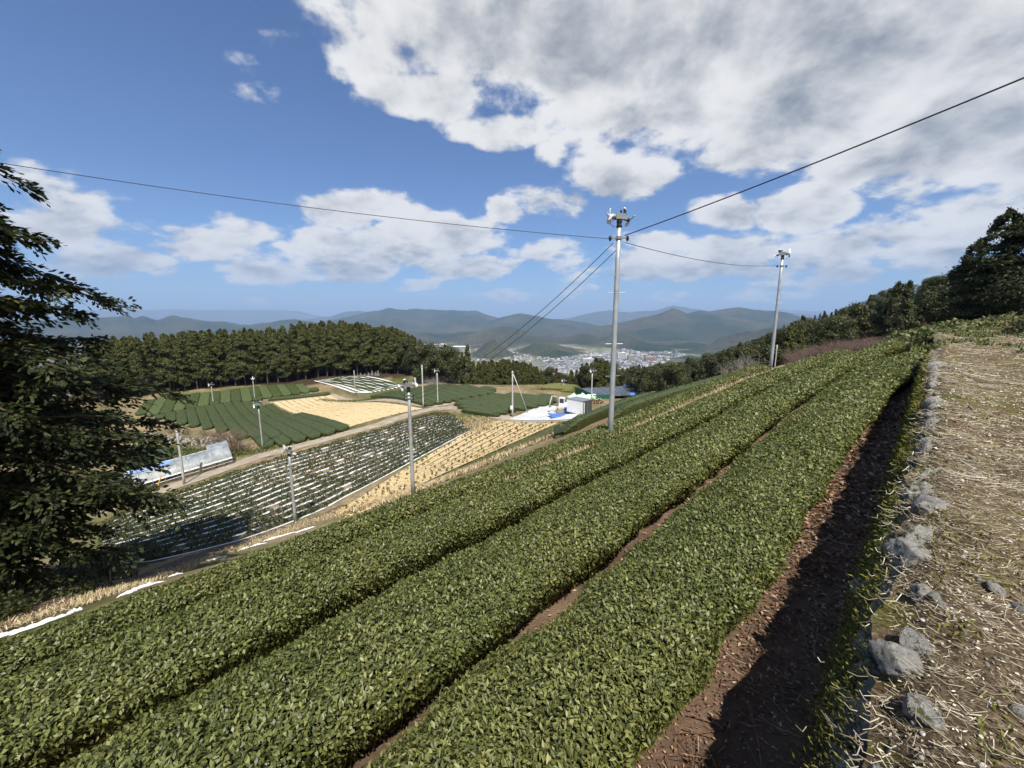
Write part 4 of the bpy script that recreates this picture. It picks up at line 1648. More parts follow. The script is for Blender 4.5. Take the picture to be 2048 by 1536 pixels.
def conifer_proto(seed, Ht, R, base, n, leaf, mat, power=.75, droop=.35):
    """trunk mesh and crown mesh of an upright conifer: whorled sprays, ragged outline"""
    rg = np.random.default_rng(seed)
    tp = []
    lean = rg.normal(0, .012, 2) * Ht
    zs = np.linspace(0, Ht * .97, 8)
    tree_tube(tp, np.stack([lean[0] * (zs / Ht) ** 2, lean[1] * (zs / Ht) ** 2, zs], 1), Ht * .012 * (1 - zs / Ht) ** .8 + .02, 7)
    # limbs: every spray sits on a limb
    nl = int(Ht * 6.5)
    ps, ns = [], []
    per = n // nl
    for q in range(nl):
        f = rg.uniform(0, 1) ** .9
        z = Ht * (base + (1 - base) * f)
        prof = (1 - f) ** power * (.55 + .45 * min(1, f * 5 + .25))
        L = max(.25, R * prof * rg.uniform(.62, 1.25) + .15)
        az = rg.uniform(0, 2 * math.pi)
        d = np.array([math.cos(az), math.sin(az)])
        t = rg.uniform(.25, 1, per) ** .7
        lift = rg.uniform(-.05, .22)
        pz = z + L * (lift * t - droop * t ** 2) + rg.normal(0, .16, per)
        side = rg.normal(0, .26, per) * L * (.35 + t * .5)
        x = d[0] * L * t - d[1] * side
        y = d[1] * L * t + d[0] * side
        ps.append(np.stack([x, y, pz], -1))
        nn = np.stack([d[0] * .75 + rg.normal(0, .35, per), d[1] * .75 + rg.normal(0, .35, per), .55 + rg.normal(0, .3, per)], -1)
        ns.append(nn / np.linalg.norm(nn, axis=1, keepdims=True))
        if q % 4 == 0:
            tree_tube(tp, [(0, 0, z), (d[0] * L * .5, d[1] * L * .5, z + L * (lift * .5 - droop * .25)), (d[0] * L * .9, d[1] * L * .9, z + L * (lift * .9 - droop * .81))], [.06, .035, .012], 4)
    P, Nn = np.vstack(ps), np.vstack(ns)
    top = np.array([[0, 0, Ht * .97]]) + rg.normal(0, .1, (12, 3)) * np.array([1, 1, 3])
    P = np.vstack([P, top])
    Nn = np.vstack([Nn, np.tile([[0, 0, 1.0]], (12, 1))])
    m = len(P)
    v, f = leaves(P, Nn, leaf * rg.uniform(.6, 1.35, m), leaf * .62 * rg.uniform(.7, 1.2, m), (-25, 30), False)
    tv, tf = merge(tp)
    return mesh_np('trunk', tv, tf, M['bark'], True), mesh_np('crown', v, f, mat)


def broad_proto(seed, Ht, R, base, n, leaf, mat, lobes=11, bark='bark'):
    rg = np.random.default_rng(seed)
    tp = []
    zb = Ht * base
    tree_tube(tp, [(0, 0, 0), (.1, .05, zb), (.0, .1, Ht * .6)], [Ht * .022, Ht * .017, Ht * .008], 7)
    P, Nn = [], []
    for q in range(lobes):
        u = rg.normal(size=3)
        u /= np.linalg.norm(u)
        c = np.array([u[0] * R * .62, u[1] * R * .62, zb + (Ht - zb) * (.5 + .40 * u[2])])
        r = R * rg.uniform(.36, .58)
        tree_tube(tp, [(0, 0, zb * .9), tuple(c * np.array([.45, .45, 1]) * np.array([1, 1, .8])), tuple(c)], [Ht * .010, Ht * .006, .015], 5)
        m = n // lobes
        w = rg.normal(size=(m, 3))
        w /= np.linalg.norm(w, axis=1, keepdims=True)
        rr = r * rg.uniform(.45, 1.08, m) ** .5 * (1 + .4 * fbm(w[:, 0] * 2.5 + q, w[:, 1] * 2.5 + w[:, 2], seed + q, 2))
        P.append(c + w * rr[:, None] * np.array([1, 1, .8]))
        nn = w + np.array([0, 0, .45])
        Nn.append(nn / np.linalg.norm(nn, axis=1, keepdims=True))
    P, Nn = np.vstack(P), np.vstack(Nn)
    m = len(P)
    v, f = leaves(P, Nn, leaf * rg.uniform(.6, 1.3, m), leaf * .65 * rg.uniform(.7, 1.2, m), (-20, 45), False)
    tv, tf = merge(tp)
    return mesh_np('trunk', tv, tf, M[bark], True), mesh_np('crown', v, f, mat)


def bare_proto(seed, Ht, R, stems, mat, levels=3, r0=.06, spread=.55):
    """leafless tree or shrub: limbs that fork into fine twigs"""
    rg = np.random.default_rng(seed)
    tr, tw = [], []

    def grow(p, d, L, r, lev):
        pts = [p]
        q = p.copy()
        dd = d.copy()
        for _ in range(3):
            dd = dd + rg.normal(0, .16, 3) + np.array([0, 0, .05])
            dd /= np.linalg.norm(dd)
            q = q + dd * L / 3
            pts.append(q.copy())
        V, Fq, _ = tube_np(np.array(pts), np.linspace(r, r * .55, 4), 5 if lev >= levels - 1 else 3)
        (tr if lev >= levels - 1 else tw).append((V, Fq))
        if lev > 0:
            for _ in range(rg.integers(3, 6)):
                k = rg.integers(1, 4)
                nd = dd * .75 + rg.normal(0, spread, 3) + np.array([0, 0, .12])
                nd /= np.linalg.norm(nd)
                grow(pts[k], nd, L * rg.uniform(.55, .85), r * .5, lev - 1)
    for _ in range(stems):
        az = rg.uniform(0, 6.28)
        d = np.array([math.cos(az) * R / Ht * rg.uniform(.2, 1), math.sin(az) * R / Ht * rg.uniform(.2, 1), 1.0])
        d /= np.linalg.norm(d)
        grow(np.array([math.cos(az) * .12, math.sin(az) * .12, 0.0]), d, Ht * .42, r0, levels)
    v1, f1 = merge(tr)
    v2, f2 = merge(tw or tr)
    return mesh_np('trunk', v1, f1, mat), mesh_np('crown', v2, f2, mat)


def plant(name, proto, x, y, sc, label, cat, group=None, rz=None, scz=None, dz=-.1, parts=('trunk', 'crown')):
    o = empty(name, (x, y, gz(x, y) + dz), random.uniform(0, 6.28) if rz is None else rz, label, cat, group)
    o.scale = (sc, sc, scz or sc)
    link(parts[0], proto[0], o)
    link(parts[1], proto[1], o)
    return o


CYP = [conifer_proto(600 + i, 18.0, 2.7 + .25 * (i % 3),   .15 + .04 * (i % 3), 7600, .48, M['sugi'], .58) for i in range(6)]
CYPLOW = [conifer_proto(610 + i, 18.0, 2.9, .03, 7600, .52, M['sugi'], .66) for i in range(2)]
CON = [conifer_proto(620 + i, 10.0, 2.1, .08, 4200, .38, M['sugi'], .9) for i in range(4)]
EVG = [broad_proto(640 + i, 9.0, 3.1, .16, 7000, .34, M['broad'], 13) for i in range(6)]
DARKC = [conifer_proto(660 + i, 11.0, 2.6, .06, 5200, .38, M['broad'], .85) for i in range(3)]


def px_of(x, y):
    """photograph x of a ground direction (at horizon height)"""
    return x / (y * math.cos(PITCH)) * F_PX + CX if y > 0 else -9999


def z_for(x, y, py):
    """height at plan point (x,y) that shows at photograph row py"""
    yd = (py - CY) / F_PX
    t = y / (math.cos(PITCH) - math.sin(PITCH) * yd)
    return CAMZ - (math.sin(PITCH) + math.cos(PITCH) * yd) * t


# the cypress wood on the left
front = unproj_list([(190, 803), (240, 798), (300, 789), (400, 779), (500, 771), (560, 766), (640, 755), (700, 750), (760, 747), (812, 750), (850, 754)], 0, 40)
dist_f = np.concatenate([[0], np.cumsum(np.hypot(*np.diff(front, axis=0).T))])
TOPX = [150, 220, 300, 400, 500, 560, 600, 680, 740, 790, 820, 845, 870]
TOPY = [690, 672, 667, 661, 657, 654, 645, 641, 649, 655, 668, 682, 690]
cnt = 0
for row in range(6):
    t = random.uniform(0, 2)
    while t < dist_f[-1]:
        x, y = float(np.interp(t, dist_f, front[:, 0])), float(np.interp(t, dist_f, front[:, 1]))
        k = 1 + (row * 4.0 + random.uniform(-1.2, 1.2) + 1.0) / math.hypot(x, y)
        x, y = x * k + random.uniform(-.8, .8), y * k
        t += random.uniform(2.7, 4.1) * (1 if row < 4 else 1.25)
        px = px_of(x, y)
        zt = z_for(x, y, float(np.interp(px, TOPX, TOPY)))
        g = gz(x, y)
        hh = (zt - g) * (random.uniform(.86, .97) if row < 2 else random.uniform(.94, 1.01))
        if hh < 5:
            continue
        lab = ('cypress in the front rank of the dense wood, bare trunk showing above the tea field' if row == 0 else
               'cypress just behind the front rank of the dense wood' if row == 1 else 'cypress deep in the dense wood, only its olive top showing')
        plant('cypress_tree', CYP[cnt % 6] if row < 3 else CYPLOW[cnt % 2], x, y, hh / 18.0 * random.uniform(.95, 1.15), lab, 'tree', 'cypress wood on the left', scz=hh / 18.0)
        cnt += 1

# trees at the right end of the wood and behind the tea blocks
spec = [(845, 760, 690, 118, 'b'), (862, 762, 684, 122, 'b'), (880, 765, 688, 120, 'b'), (898, 766, 692, 118, 'b'), (915, 768, 698, 116, 'b'), (936, 770, 689, 112, 'c'),
        (925, 768, 705, 114, 'c'), (948, 772, 722, 112, 'c'), (870, 758, 682, 130, 'b'), (892, 760, 688, 130, 'c'), (830, 752, 684, 130, 'b'), (815, 750, 676, 132, 'b'), (908, 762, 695, 128, 'b')]
for i, (px, pb, pt, Y, kd) in enumerate(spec):
    p = at(px, pb, Y)
    hh = z_for(p.x, p.y, pt) - gz(p.x, p.y)
    pr = EVG[i % 6] if kd == 'b' else CON[i % 4]
    plant('evergreen_tree' if kd == 'b' else 'conifer_tree', pr, p.x, p.y, hh / (9 if kd == 'b' else 10) * (.75 if hh > 12 else .95),
          'pointed dark conifer standing at the right end of the cypress wood' if px == 936 else
          ('rounded evergreen at the right end of the cypress wood' if kd == 'b' else 'lesser conifer among the evergreens at the right end of the wood'), 'tree',
          None if px == 936 else 'evergreens at the end of the wood', scz=hh / (9 if kd == 'b' else 10))
k = 0
for row in range(5):
    for px in np.arange(948, 1086, 9.0):
        px = px + random.uniform(-4, 4)
        Y = 102 + row * 4 + random.uniform(-1.5, 1.5)
        p = at(px, 770, Y)
        pt = float(np.interp(px, [945, 980, 1030, 1065, 1080, 1090], [727, 722, 721, 728, 742, 756])) + random.uniform(-3, 5) + (5 if row == 0 else 0)
        hh = z_for(p.x, p.y, pt) - gz(p.x, p.y)
        if hh < 2:
            continue
        plant('conifer_tree', CON[k % 4], p.x, p.y, hh / 10 * random.uniform(.85, 1.1), 'conifer of the compact clump behind the stayed pole', 'tree', 'compact conifer clump', scz=hh / 10)
        k += 1

# the belt of mixed trees across the middle
bx = [1085, 1200, 1300, 1400, 1500, 1560, 1600]
bt = [744, 722, 737, 718, 691, 662, 648]
by_ = [110, 108, 104, 92, 72, 62, 58]
M['rust'] = mat_leaf('rusty_conifer_leaf', [(0, (.035, .03, .010)), (.5, (.085, .055, .018)), (1, (.15, .09, .03))], .6, .2, .2)
RUST = [conifer_proto(680 + i, 10.0, 2.2, .10, 3600, .40, M['rust'], .85) for i in range(2)]
k = 0
for row in range(4):
    px = 1082.0
    while px < 1600:
        Y = float(np.interp(px, bx, by_)) + row * 5 + random.uniform(-2, 2)
        d = ray(px, 760)
        x, y = d[0] / d[1] * Y, Y
        pt = float(np.interp(px, bx, bt)) + random.uniform(-7, 8) + (9 if row == 0 else 0) + (10 if 1120 < px < 1160 or 1240 < px < 1280 else 0)
        g = gz(x, y)
        hh = z_for(x, y, pt) - g
        px += random.uniform(11, 20) * (1.0 if px < 1400 else 1.25)
        if hh < 1.6:
            continue
        hh = min(hh, 16)
        r = random.random()
        if r < .14 and px < 1420:
            plant('conifer_tree', RUST[k % 2], x, y, hh / 10, 'rust tinged conifer in the tree belt behind the dark roof', 'tree', 'rust tinged conifers', scz=hh / 10)
        elif r < .62:
            plant('conifer_tree', CON[k % 4], x, y, hh / 10 * 1.05, 'green conifer in the tree belt between the yard and the town', 'tree', 'conifers of the tree belt', scz=hh / 10)
        else:
            plant('evergreen_tree', EVG[k % 6], x, y, hh / 9 * .95, 'rounded evergreen in the tree belt between the yard and the town', 'tree', 'evergreens of the tree belt', scz=hh / 9)
        k += 1

# the wooded hillside on the right
SKX = [1085, 1200, 1300, 1400, 1450, 1500, 1560, 1620, 1700, 1800, 1900, 2000, 2300]
SKY = [744, 722, 737, 718, 706, 690, 662, 640, 608, 572, 542, 515, 450]
HILL_POLY = np.array([(24, 76), (30, 58), (38, 49), (48, 45), (58, 46), (70, 50), (88, 56), (112, 66), (130, 95), (95, 125), (55, 120), (30, 104)], float)
k = 0
for gx_ in np.arange(22, 132, 5.2):
    for gy_ in np.arange(44, 126, 5.2):
        x, y = gx_ + random.uniform(-2, 2), gy_ + random.uniform(-2, 2)
        if not poly_mask(HILL_POLY, np.array([x]), np.array([y]))[0] or math.degrees(math.atan2(x, y)) > 62:
            continue
        hh = random.uniform(6.5, 9.5)
        cap = z_for(x, y, float(np.interp(px_of(x, y), SKX, SKY)) + random.uniform(-6, 8)) - gz(x, y)
        hh = min(hh, cap)
        if hh < 1.6:
            continue
        if random.random() < .33:
            plant('conifer_tree', DARKC[k % 3], x, y, hh / 11 * .95, 'dark conifer on the wooded hillside at right', 'tree', 'conifers on the right hillside', scz=hh / 11 * 1.1)
        else:
            plant('evergreen_tree', EVG[k % 6], x, y, hh / 9, 'dark rounded evergreen on the wooded hillside at right', 'tree', 'evergreens on the right hillside', scz=hh / 9)
        k += 1
# the two pointed young conifers beside the second pole
for (px, pb, pt, Y, w) in ((1575, 722, 645, 46, .9), (1597, 718, 652, 49, .8)):
    p = at(px, pb, Y)
    hh = z_for(p.x, p.y, pt) - gz(p.x, p.y)
    plant('conifer_tree', CON[0], p.x, p.y, hh / 10 * w, 'pointed conifer right of the second tall pole, ' + ('the taller' if px == 1575 else 'the shorter') + ' of two', 'tree', None, scz=hh / 10)
# tall dark trees at the right edge
BIGD = [conifer_proto(690 + i, 12.0, 3.4, .10, 13000, .27, M['sugi_dark'], .62, .2) for i in range(2)]
for i, (px, pt, Y, w) in enumerate(((1935, 478, 40, 1.0), (1985, 420, 37, 1.0), (2045, 388, 35, 1.1), (2120, 395, 34, 1.1), (1960, 520, 46, 1.0), (2080, 470, 44, 1.0))):
    d = ray(px, 600)
    x, y = d[0] / d[1] * Y, Y
    hh = z_for(x, y, pt) - gz(x, y)
    plant('dark_conifer', BIGD[i % 2], x, y, hh / 12 * w,
          ['dark conifer left of the tallest ones at the right edge', 'tall dark conifer in front, at the right edge of the photo', 'tallest dark conifer cut by the right edge',
           'dark conifer just beyond the right edge', 'dark conifer behind the tall ones at right, showing between them', 'dark conifer hidden behind the tallest at right'][i], 'tree', None, scz=hh / 12)

# leafless shrubs and trees
PINK = [bare_proto(700 + i, 3.0, 3.0, 9, M['twig_pink'], 3, .035, .6) for i in range(3)]
GREY = [bare_proto(710 + i, 4.0, 4.0, 6, M['twig_grey'], 3, .05, .55) for i in range(2)]
BROWN = bare_proto(720, 5.0, 3.2, 5, M['twig_brown'], 4, .09, .5)
k = 0
for px in np.arange(1585, 1870, 17):
    for row in range(2):
        Y = float(np.interp(px, [1585, 1700, 1870], [42, 36, 30])) + row * 3.0 + random.uniform(-.8, .8)
        d = ray(px + random.uniform(-6, 6), 690)
        x, y = d[0] / d[1] * Y, Y
        pt = float(np.interp(px, [1585, 1650, 1720, 1800, 1870], [692, 672, 664, 666, 668])) + random.uniform(-4, 8)
        hh = max(1.2, z_for(x, y, pt) - gz(x, y))
        plant('bare_shrub', PINK[k % 3], x, y, min(hh, 4.5) / 3 * 1.1, 'leafless reddish shrub in the thicket beyond the end of the tea hedges', 'shrub', 'reddish bare thicket', scz=min(hh, 4.5) / 3)
        k += 1
for i, (px, pb, pt, Y, lab) in enumerate(((1490, 742, 690, 48, 'pale grey leafless tree left of the second tall pole'), (1462, 745, 712, 52, 'small grey leafless tree beside the paler one'),
                                          (1640, 680, 640, 60, 'grey leafless tree among evergreens on the right hillside'), (1672, 672, 636, 62, 'grey leafless tree higher on the right hillside'))):
    p = at(px, pb, Y)
    hh = z_for(p.x, p.y, pt) - gz(p.x, p.y)
    plant('bare_tree', GREY[i % 2], p.x, p.y, max(hh, 2) / 4 * 1.1, lab, 'tree', None, scz=max(hh, 2) / 4)
bp = unproj(478, 900, 0, 20)
hh = z_for(bp[0], bp[1], 828) - gz(*bp)
plant('bare_tree', BROWN, bp[0], bp[1], hh / 5.6 * 1.2, 'leafless brown tree beside the greenhouse end', 'tree', None, scz=hh / 5.6)
gp = unproj(863, 772, 0, 40)
DOME = bare_proto(730, 3.0, 4.5, 16, M['twig_grey'], 3, .03, .75)
hh = z_for(gp[0], gp[1], 746) - gz(*gp)
plant('dome_shrub', DOME, gp[0], gp[1], hh / 2.9 * 1.15, 'grey dome shaped leafless shrub in front of the trees', 'shrub', None, scz=hh / 3.2)


# ================================================================== the big cypress at the left edge
def big_cypress(seed, Ht, R, nb):
    rg = np.random.default_rng(seed)
    tp, P, D, S, Ls = [], [], [], [], []
    zs = np.linspace(0, Ht, 12)
    tree_tube(tp, np.stack([.25 * np.sin(zs / 6), .2 * np.cos(zs / 5) - .2, zs], 1), .46 * (1 - zs / Ht) ** .8 + .02, 10)
    for q in range(nb):
        f = rg.uniform(0, 1)
        z = Ht * (.09 + .91 * f)
        prof = np.interp(f, [0, .12, .3, .55, .75, .9, 1], [.95, 1.05, 1.05, .95, .66, .40, .08])
        az = rg.uniform(0, 2 * math.pi)
        L = R * prof * rg.uniform(.6, 1.12) * float(np.clip(1 + .9 * fbm(np.array([az * 1.1]), np.array([z / 2.6]), 905, 2)[0], .45, 1.4))
        d = np.array([math.cos(az), math.sin(az), 0])
        sd = np.array([-d[1], d[0], 0])
        rise, dr = rg.uniform(.0, .35), rg.uniform(.25, .6)
        tt = np.linspace(0, 1, 6)
        C = d[None] * (L * tt)[:, None] + np.array([0, 0, 1.0])[None] * (z + L * (rise * tt - dr * tt ** 2 * .7))[:, None]
        tree_tube(tp, C, np.linspace(.07, .012, 6) * (L / R + .3), 5)
        nf = int(8 + L * 6.0)
        for w in range(nf):
            t = rg.uniform(.18, 1.0) ** .75
            p = d * L * t + np.array([0, 0, z + L * (rise * t - dr * t * t * .7)])
            sg = 1 if rg.random() < .5 else -1
            fd = d * rg.uniform(.3, 1.0) + sd * sg * rg.uniform(.1, 1.0) * (1.2 - t * .6) + np.array([0, 0, rg.uniform(-.45, .12)])
            fd /= np.linalg.norm(fd)
            fl = rg.uniform(.5, 1.15)
            up = np.array([0, 0, 1.0]) + rg.normal(0, .35, 3)
            fs = np.cross(fd, up)
            fs /= np.linalg.norm(fs)
            m = 15
            u = rg.uniform(.0, 1, m)
            v = rg.choice([-1, 1], m) * rg.uniform(.1, .55, m) * (1 - u * .7)
            q0 = p[None] + fd[None] * (u * fl)[:, None] + fs[None] * (v * fl * .55)[:, None] - np.array([0, 0, 1.0]) * ((u ** 2) * fl * .22)[:, None]
            P.append(q0)
            dd = fd[None] + fs[None] * (np.sign(v) * .65)[:, None] + rg.normal(0, .22, (m, 3)) - np.array([0, 0, .2])
            D.append(dd / np.linalg.norm(dd, axis=1, keepdims=True))
            S.append(np.tile(fs, (m, 1)) + rg.normal(0, .3, (m, 3)))
            Ls.append(rg.uniform(.16, .33, m))
    P, D, S, Ls = np.vstack(P), np.vstack(D), np.vstack(S), np.concatenate(Ls)
    S = S - (S * D).sum(1, keepdims=True) * D
    S /= np.linalg.norm(S, axis=1, keepdims=True) + 1e-9
    n = len(P)
    L = Ls[:, None]
    v = np.stack([P, P + D * L * .55 - S * L * .24, P + D * L, P + D * L * .55 + S * L * .24], 1).reshape(-1, 3)
    o = (np.arange(n) * 4)[:, None]
    f = np.concatenate([o + np.array([[0, 1, 2]]), o + np.array([[0, 2, 3]])])
    tv, tf = merge(tp)
    return mesh_np('trunk', tv, tf, M['bark'], True), mesh_np('crown', v, f, M['sugi_dark'])


BIGC = big_cypress(805, 21.0, 5.8, 400)
plant('cypress_tree', BIGC, -24.0, 15.2, 1.0, 'huge dark cypress filling the left edge, its lower boughs over the mulched field', 'tree', None, rz=.4, scz=1.14)
# its neighbours stand just out of the frame and shade it
for i, (x, y, sc, rz) in enumerate(((-24.8, 5.2, .85, 2.0), (-27.5, 12.5, 1.0, 4.1), (-25, 1.5, .9, 5.2))):
    plant('cypress_tree', BIGC, x, y, sc, 'dark cypress just outside the left edge of the photo', 'tree', 'cypresses outside the left edge', rz=rz)
UNDER = [(bare_proto(810 + i, 1.6, 1.6, 6, M['twig_brown'], 2, .02, .6)[0], bush_mesh('crown', 815 + i, 420, 1.0, 1.25, .22, M['broad'])) for i in range(2)]
for i, (x, y, sc) in enumerate(((-19.5, 13.2, .8), (-21.8, 13.0, 1.0), (-24, 15.5, 1.1), (-20.3, 16.8, .7), (-23, 18.5, .9), (-26, 18.5, 1.0), (-25.5, 22, .9), (-28, 23, 1.1), (-21.5, 19.5, .7), (-18.6, 12.6, .7), (-20.5, 14.5, .9), (-19.6, 15.6, .7), (-22.5, 16.5, 1.0), (-23.5, 20.5, .9), (-24.5, 24.5, .8), (-27, 26, .9))):
    plant('undergrowth_shrub', UNDER[i % 2], x, y, sc, 'dark shrub in the shade under the huge cypress', 'shrub', 'undergrowth under the huge cypress')


# ================================================================== frost fan poles
def paddle(axis_x, ang, L, Wd, tilt):
    """one broad fan blade, rotor axis along X"""
    t = np.linspace(.10, 1, 7)
    hw = Wd / 2 * np.array([.35, .75, .95, 1.0, .98, .82, .35])
    vs = []
    for off in (-.012, .012):
        for sg in (-1, 1):
            for a, b in zip(t, hw):
                vs.append((off + sg * b * math.sin(tilt), sg * b * math.cos(tilt), a * L))
    V = np.array(vs)
    c, s_ = math.cos(ang), math.sin(ang)
    V = np.stack([V[:, 0] + axis_x, V[:, 1] * c - V[:, 2] * s_, V[:, 1] * s_ + V[:, 2] * c], -1)
    Fq = []
    n = 7
    for i in range(n - 1):
        Fq += [(i, i + 1, n + i + 1, n + i), (2 * n + i, 3 * n + i, 3 * n + i + 1, 2 * n + i + 1), (i, 2 * n + i, 2 * n + i + 1, i + 1), (n + i, n + i + 1, 3 * n + i + 1, 3 * n + i)]
    Fq += [(0, n, 3 * n, 2 * n), (n - 1, 3 * n - 1, 4 * n - 1, 2 * n - 1)]
    return V, Fq


def fan_parts(seed, main=False):
    """meshes of a double fan head; origin at the pole top"""
    rg = random.Random(seed)
    out = []
    out.append(('collar', MB().tube([(0, 0, -.32), (0, 0, .06)], .115, 12).tube([(0, 0, -.27), (0, 0, -.22)], .15, 12).tube([(0, 0, -.06), (0, 0, -.02)], .145, 12), M['black']))
    out.append(('mount_box', MB().box((.02, 0, .20), (.46, .26, .26)).box((.22, 0, .16), (.30, .22, .16), Matrix.Rotation(.35, 3, 'Y')), M['grey']))
    out.append(('motor', MB().tube([(-.18, 0, .20), (-.24, 0, .20), (-.42, 0, .20), (-.46, 0, .20)], [.10, .13, .13, .06], 12), M['grey']))
    out.append(('motor', MB().tube([(.30, 0, .12), (.50, 0, .03)], .085, 12), M['black']))
    out.append(('capacitor', MB().tube([(.20, -.08, .32), (.20, -.08, .55)], .05, 10).tube([(.30, .06, .30), (.30, .06, .54)], .05, 10).tube([(.10, .05, .32), (.08, .05, .50)], .045, 10), M['black']))
    out.append(('cap', MB().tube([(.20, -.08, .55), (.20, -.08, .60)], [.055, .03], 10).tube([(.30, .06, .54), (.30, .06, .59)], [.055, .03], 10), M['white']))
    out.append(('hub', MB().tube([(-.44, 0, .20), (-.52, 0, .20), (-.56, 0, .20)], [.10, .09, .02], 12), M['white']))
    for q in range(4 if main else 3):
        V, Fq = paddle(-.50, q * 2 * math.pi / (4 if main else 3) + .35, .36 if main else .44, .30 if main else .21, .5)
        out.append(('blade', MB().add(V + np.array([0, 0, .20]), Fq), M['white']))
    Rm = Matrix.Rotation(.42, 3, 'Y')
    for q in range(2):
        V, Fq = paddle(0, q * math.pi + 1.15, .42, .17, .55)
        V = np.array([(Rm @ Vector(p))[:] for p in V]) + np.array([.52, 0, .02])
        out.append(('blade', MB().add(V, Fq), M['white']))
    th = np.linspace(0, 1, 9)
    out.append(('cable_loop', MB().tube([(-.20 - .22 * math.sin(math.pi * t), .03, .08 - .36 * t) for t in th], .014, 5), M['wire']))
    res = []
    for nm, mb, mt in out:
        me = bpy.data.meshes.new(nm)
        me.from_pydata(mb.v, [], mb.f)
        me.materials.append(mt)
        me.update()
        res.append((nm, me))
    return res


HEADS = [fan_parts(1, True), fan_parts(2), fan_parts(3)]


def pole(px, pb, pt, Y, r0, r1, label, head=None, yaw=0.0, pegs=(), mat='pole', clamps=(), name='fan_pole', lower=0.3, t0=12.0, tilt=0.0, hs=1.0):
    if Y is None:
        x, y = unproj(px, pb, 0, t0)
    else:
        d = ray(px, pb)
        x, y = d[0] / d[1] * Y, Y
    g = gz(x, y)
    ht = z_for(x, y, pt) - g
    root = empty(name, (x, y, g), 0, label, 'pole', 'poles standing in the tea fields')
    root.rotation_euler = (0, tilt, 0)
    zs = np.linspace(-lower, ht, 6)
    MB().tube([(0, 0, z) for z in zs], np.linspace(r0, r1, 6), 14).build('shaft', M[mat], root, True)
    for i, p in enumerate(pegs):
        z = z_for(x, y, p) - g
        a = .25 if i % 2 else -.18
        MB().tube([(-.30 * math.cos(a), -.3 * math.sin(a), z), (.30 * math.cos(a), .3 * math.sin(a), z + .01)], .011, 5).build('step_peg', M['grey'], root)
    for c in clamps:
        z = z_for(x, y, c) - g
        b = MB().tube([(0, 0, z - .05), (0, 0, z + .05)], r1 + .03, 12).box((.0, -.02, z), (.62, .05, .06))
        cl = b.build('clamp', M['grey'], root)
        for sx in (-.3, .3):
            MB().tube([(sx, -.02, z - .10), (sx, -.02, z - .02), (sx, -.02, z + .06)], [.03, .06, .035], 8).build('insulator', M['black'], cl)
    if head is not None:
        for nm, me in HEADS[head]:
            o = link(nm, me, root)
            o.location = (0, 0, ht)
            o.rotation_euler = (0, 0, yaw)
            o.scale = (hs, hs, hs)
    return root, ht


pole_main, ht_main = pole(1221, 862, 442, 14.2,   .104, .080, 'tall grey steel pole at centre right with frost fans and cables, nearest of all poles', 0, .12,
                          (516, 550, 586, 620, 688, 752), clamps=(476,), t0=8, hs=.72)
pole_sec, ht_sec = pole(1541, 737, 512, 27.0,   .108, .084, 'second tall steel pole at the far edge of the near hedges', 1, 2.6, (545, 580, 606, 640), clamps=(532,), t0=8, hs=.75)
pole_c, ht_c = pole(826, 980, 775, 26.0, .14, .10, 'steel fan pole rising from behind the hedge beside the lower straw field', 2, 3.6, (880, 905, 930), clamps=(790, 797))
pole(591, 1043, 905, None, .13, .10, 'fan pole at the dry bank, in the near edge of the mulched bush field', 1, -.6, (), clamps=(932,))
pole(369, 969, 852, None, .16, .12, 'fanless thick pole standing between the greenhouse and the mulched field', None, 0, (880, 905), 'pole_conc', clamps=(864,), name='utility_pole')
pole(526, 899, 812, None, .12, .09, 'fan pole with three white blades by the road, beside the leafless brown tree', 2, .8, (), hs=1.25)
pole(847, 816, 730, None, .15, .11, 'plain utility pole with a crossbar at the road junction', None, 0, (), 'pole_conc', clamps=(733,), name='utility_pole')
pole(876, 810, 743, None, .12, .10, 'short fan pole standing before the grey dome shrub', 1, .2, (), 'pole_conc', hs=.9)
p_stay, ht_stay = pole(1025, 834, 742, None, .14, .11, 'utility pole with a leaning stay pole at the corner of the white yard', None, 0, (), 'pole_conc', clamps=(746,), name='utility_pole')
MB().tube([(.1, .1, ht_stay - .4), (2.6, 1.8, .2)], .07, 8).build('stay_pole', M['pole_conc'], p_stay, True)
MB().box((-.16, -.12, 1.6), (.34, .3, .55)).build('meter_box', M['white'], p_stay)
pole(711, 789, 741, None, .11, .09, 'thin fan pole in front of the small mulched plot under the wood', None, 0, (), 'pole_conc')
pole(427, 808, 770, None, .12, .10, 'fan pole in the striped block, left of the other one there', 1, 1.0, (), 'pole_conc', hs=1.2)
pole(510, 800, 758, None, .12, .10, 'fan pole in the striped block, right of the other one there', 2, 2.0, (), 'pole_conc', hs=1.2)
pole(1182, 822, 743, 68, .12, .10, 'slender fan pole behind the dark container in the yard', 1, .5, (), 'pole_conc')
pole(1127, 778, 762, None, .10, .08, 'tiny fan pole in the yellowish tea plot', 1, .5, (), 'pole_conc', t0=60)
pole(1281, 786, 767, 84, .10, .08, 'small fan pole at the right end of the dark roof', 1, 2.5, (), 'pole_conc')
pole(1551, 722, 690, 44, .05, .05, 'short thin white post just right of the second tall pole', None, 0, (), 'pole_conc', name='post')


def cable(p, q, sag, r, label, name='power_cable', ext=1.0):
    p, q = Vector(p), Vector(q)
    q = p + (q - p) * ext
    o = p.copy()
    pts = [tuple(p.lerp(q, t) - o - Vector((0, 0, sag * 4 * t * (1 - t)))) for t in np.linspace(0, 1, 25)]
    b = MB().tube(pts, r, 6).build(name, M['wire'])
    b.location = o
    tag(b, label, 'cable', 'overhead cables')


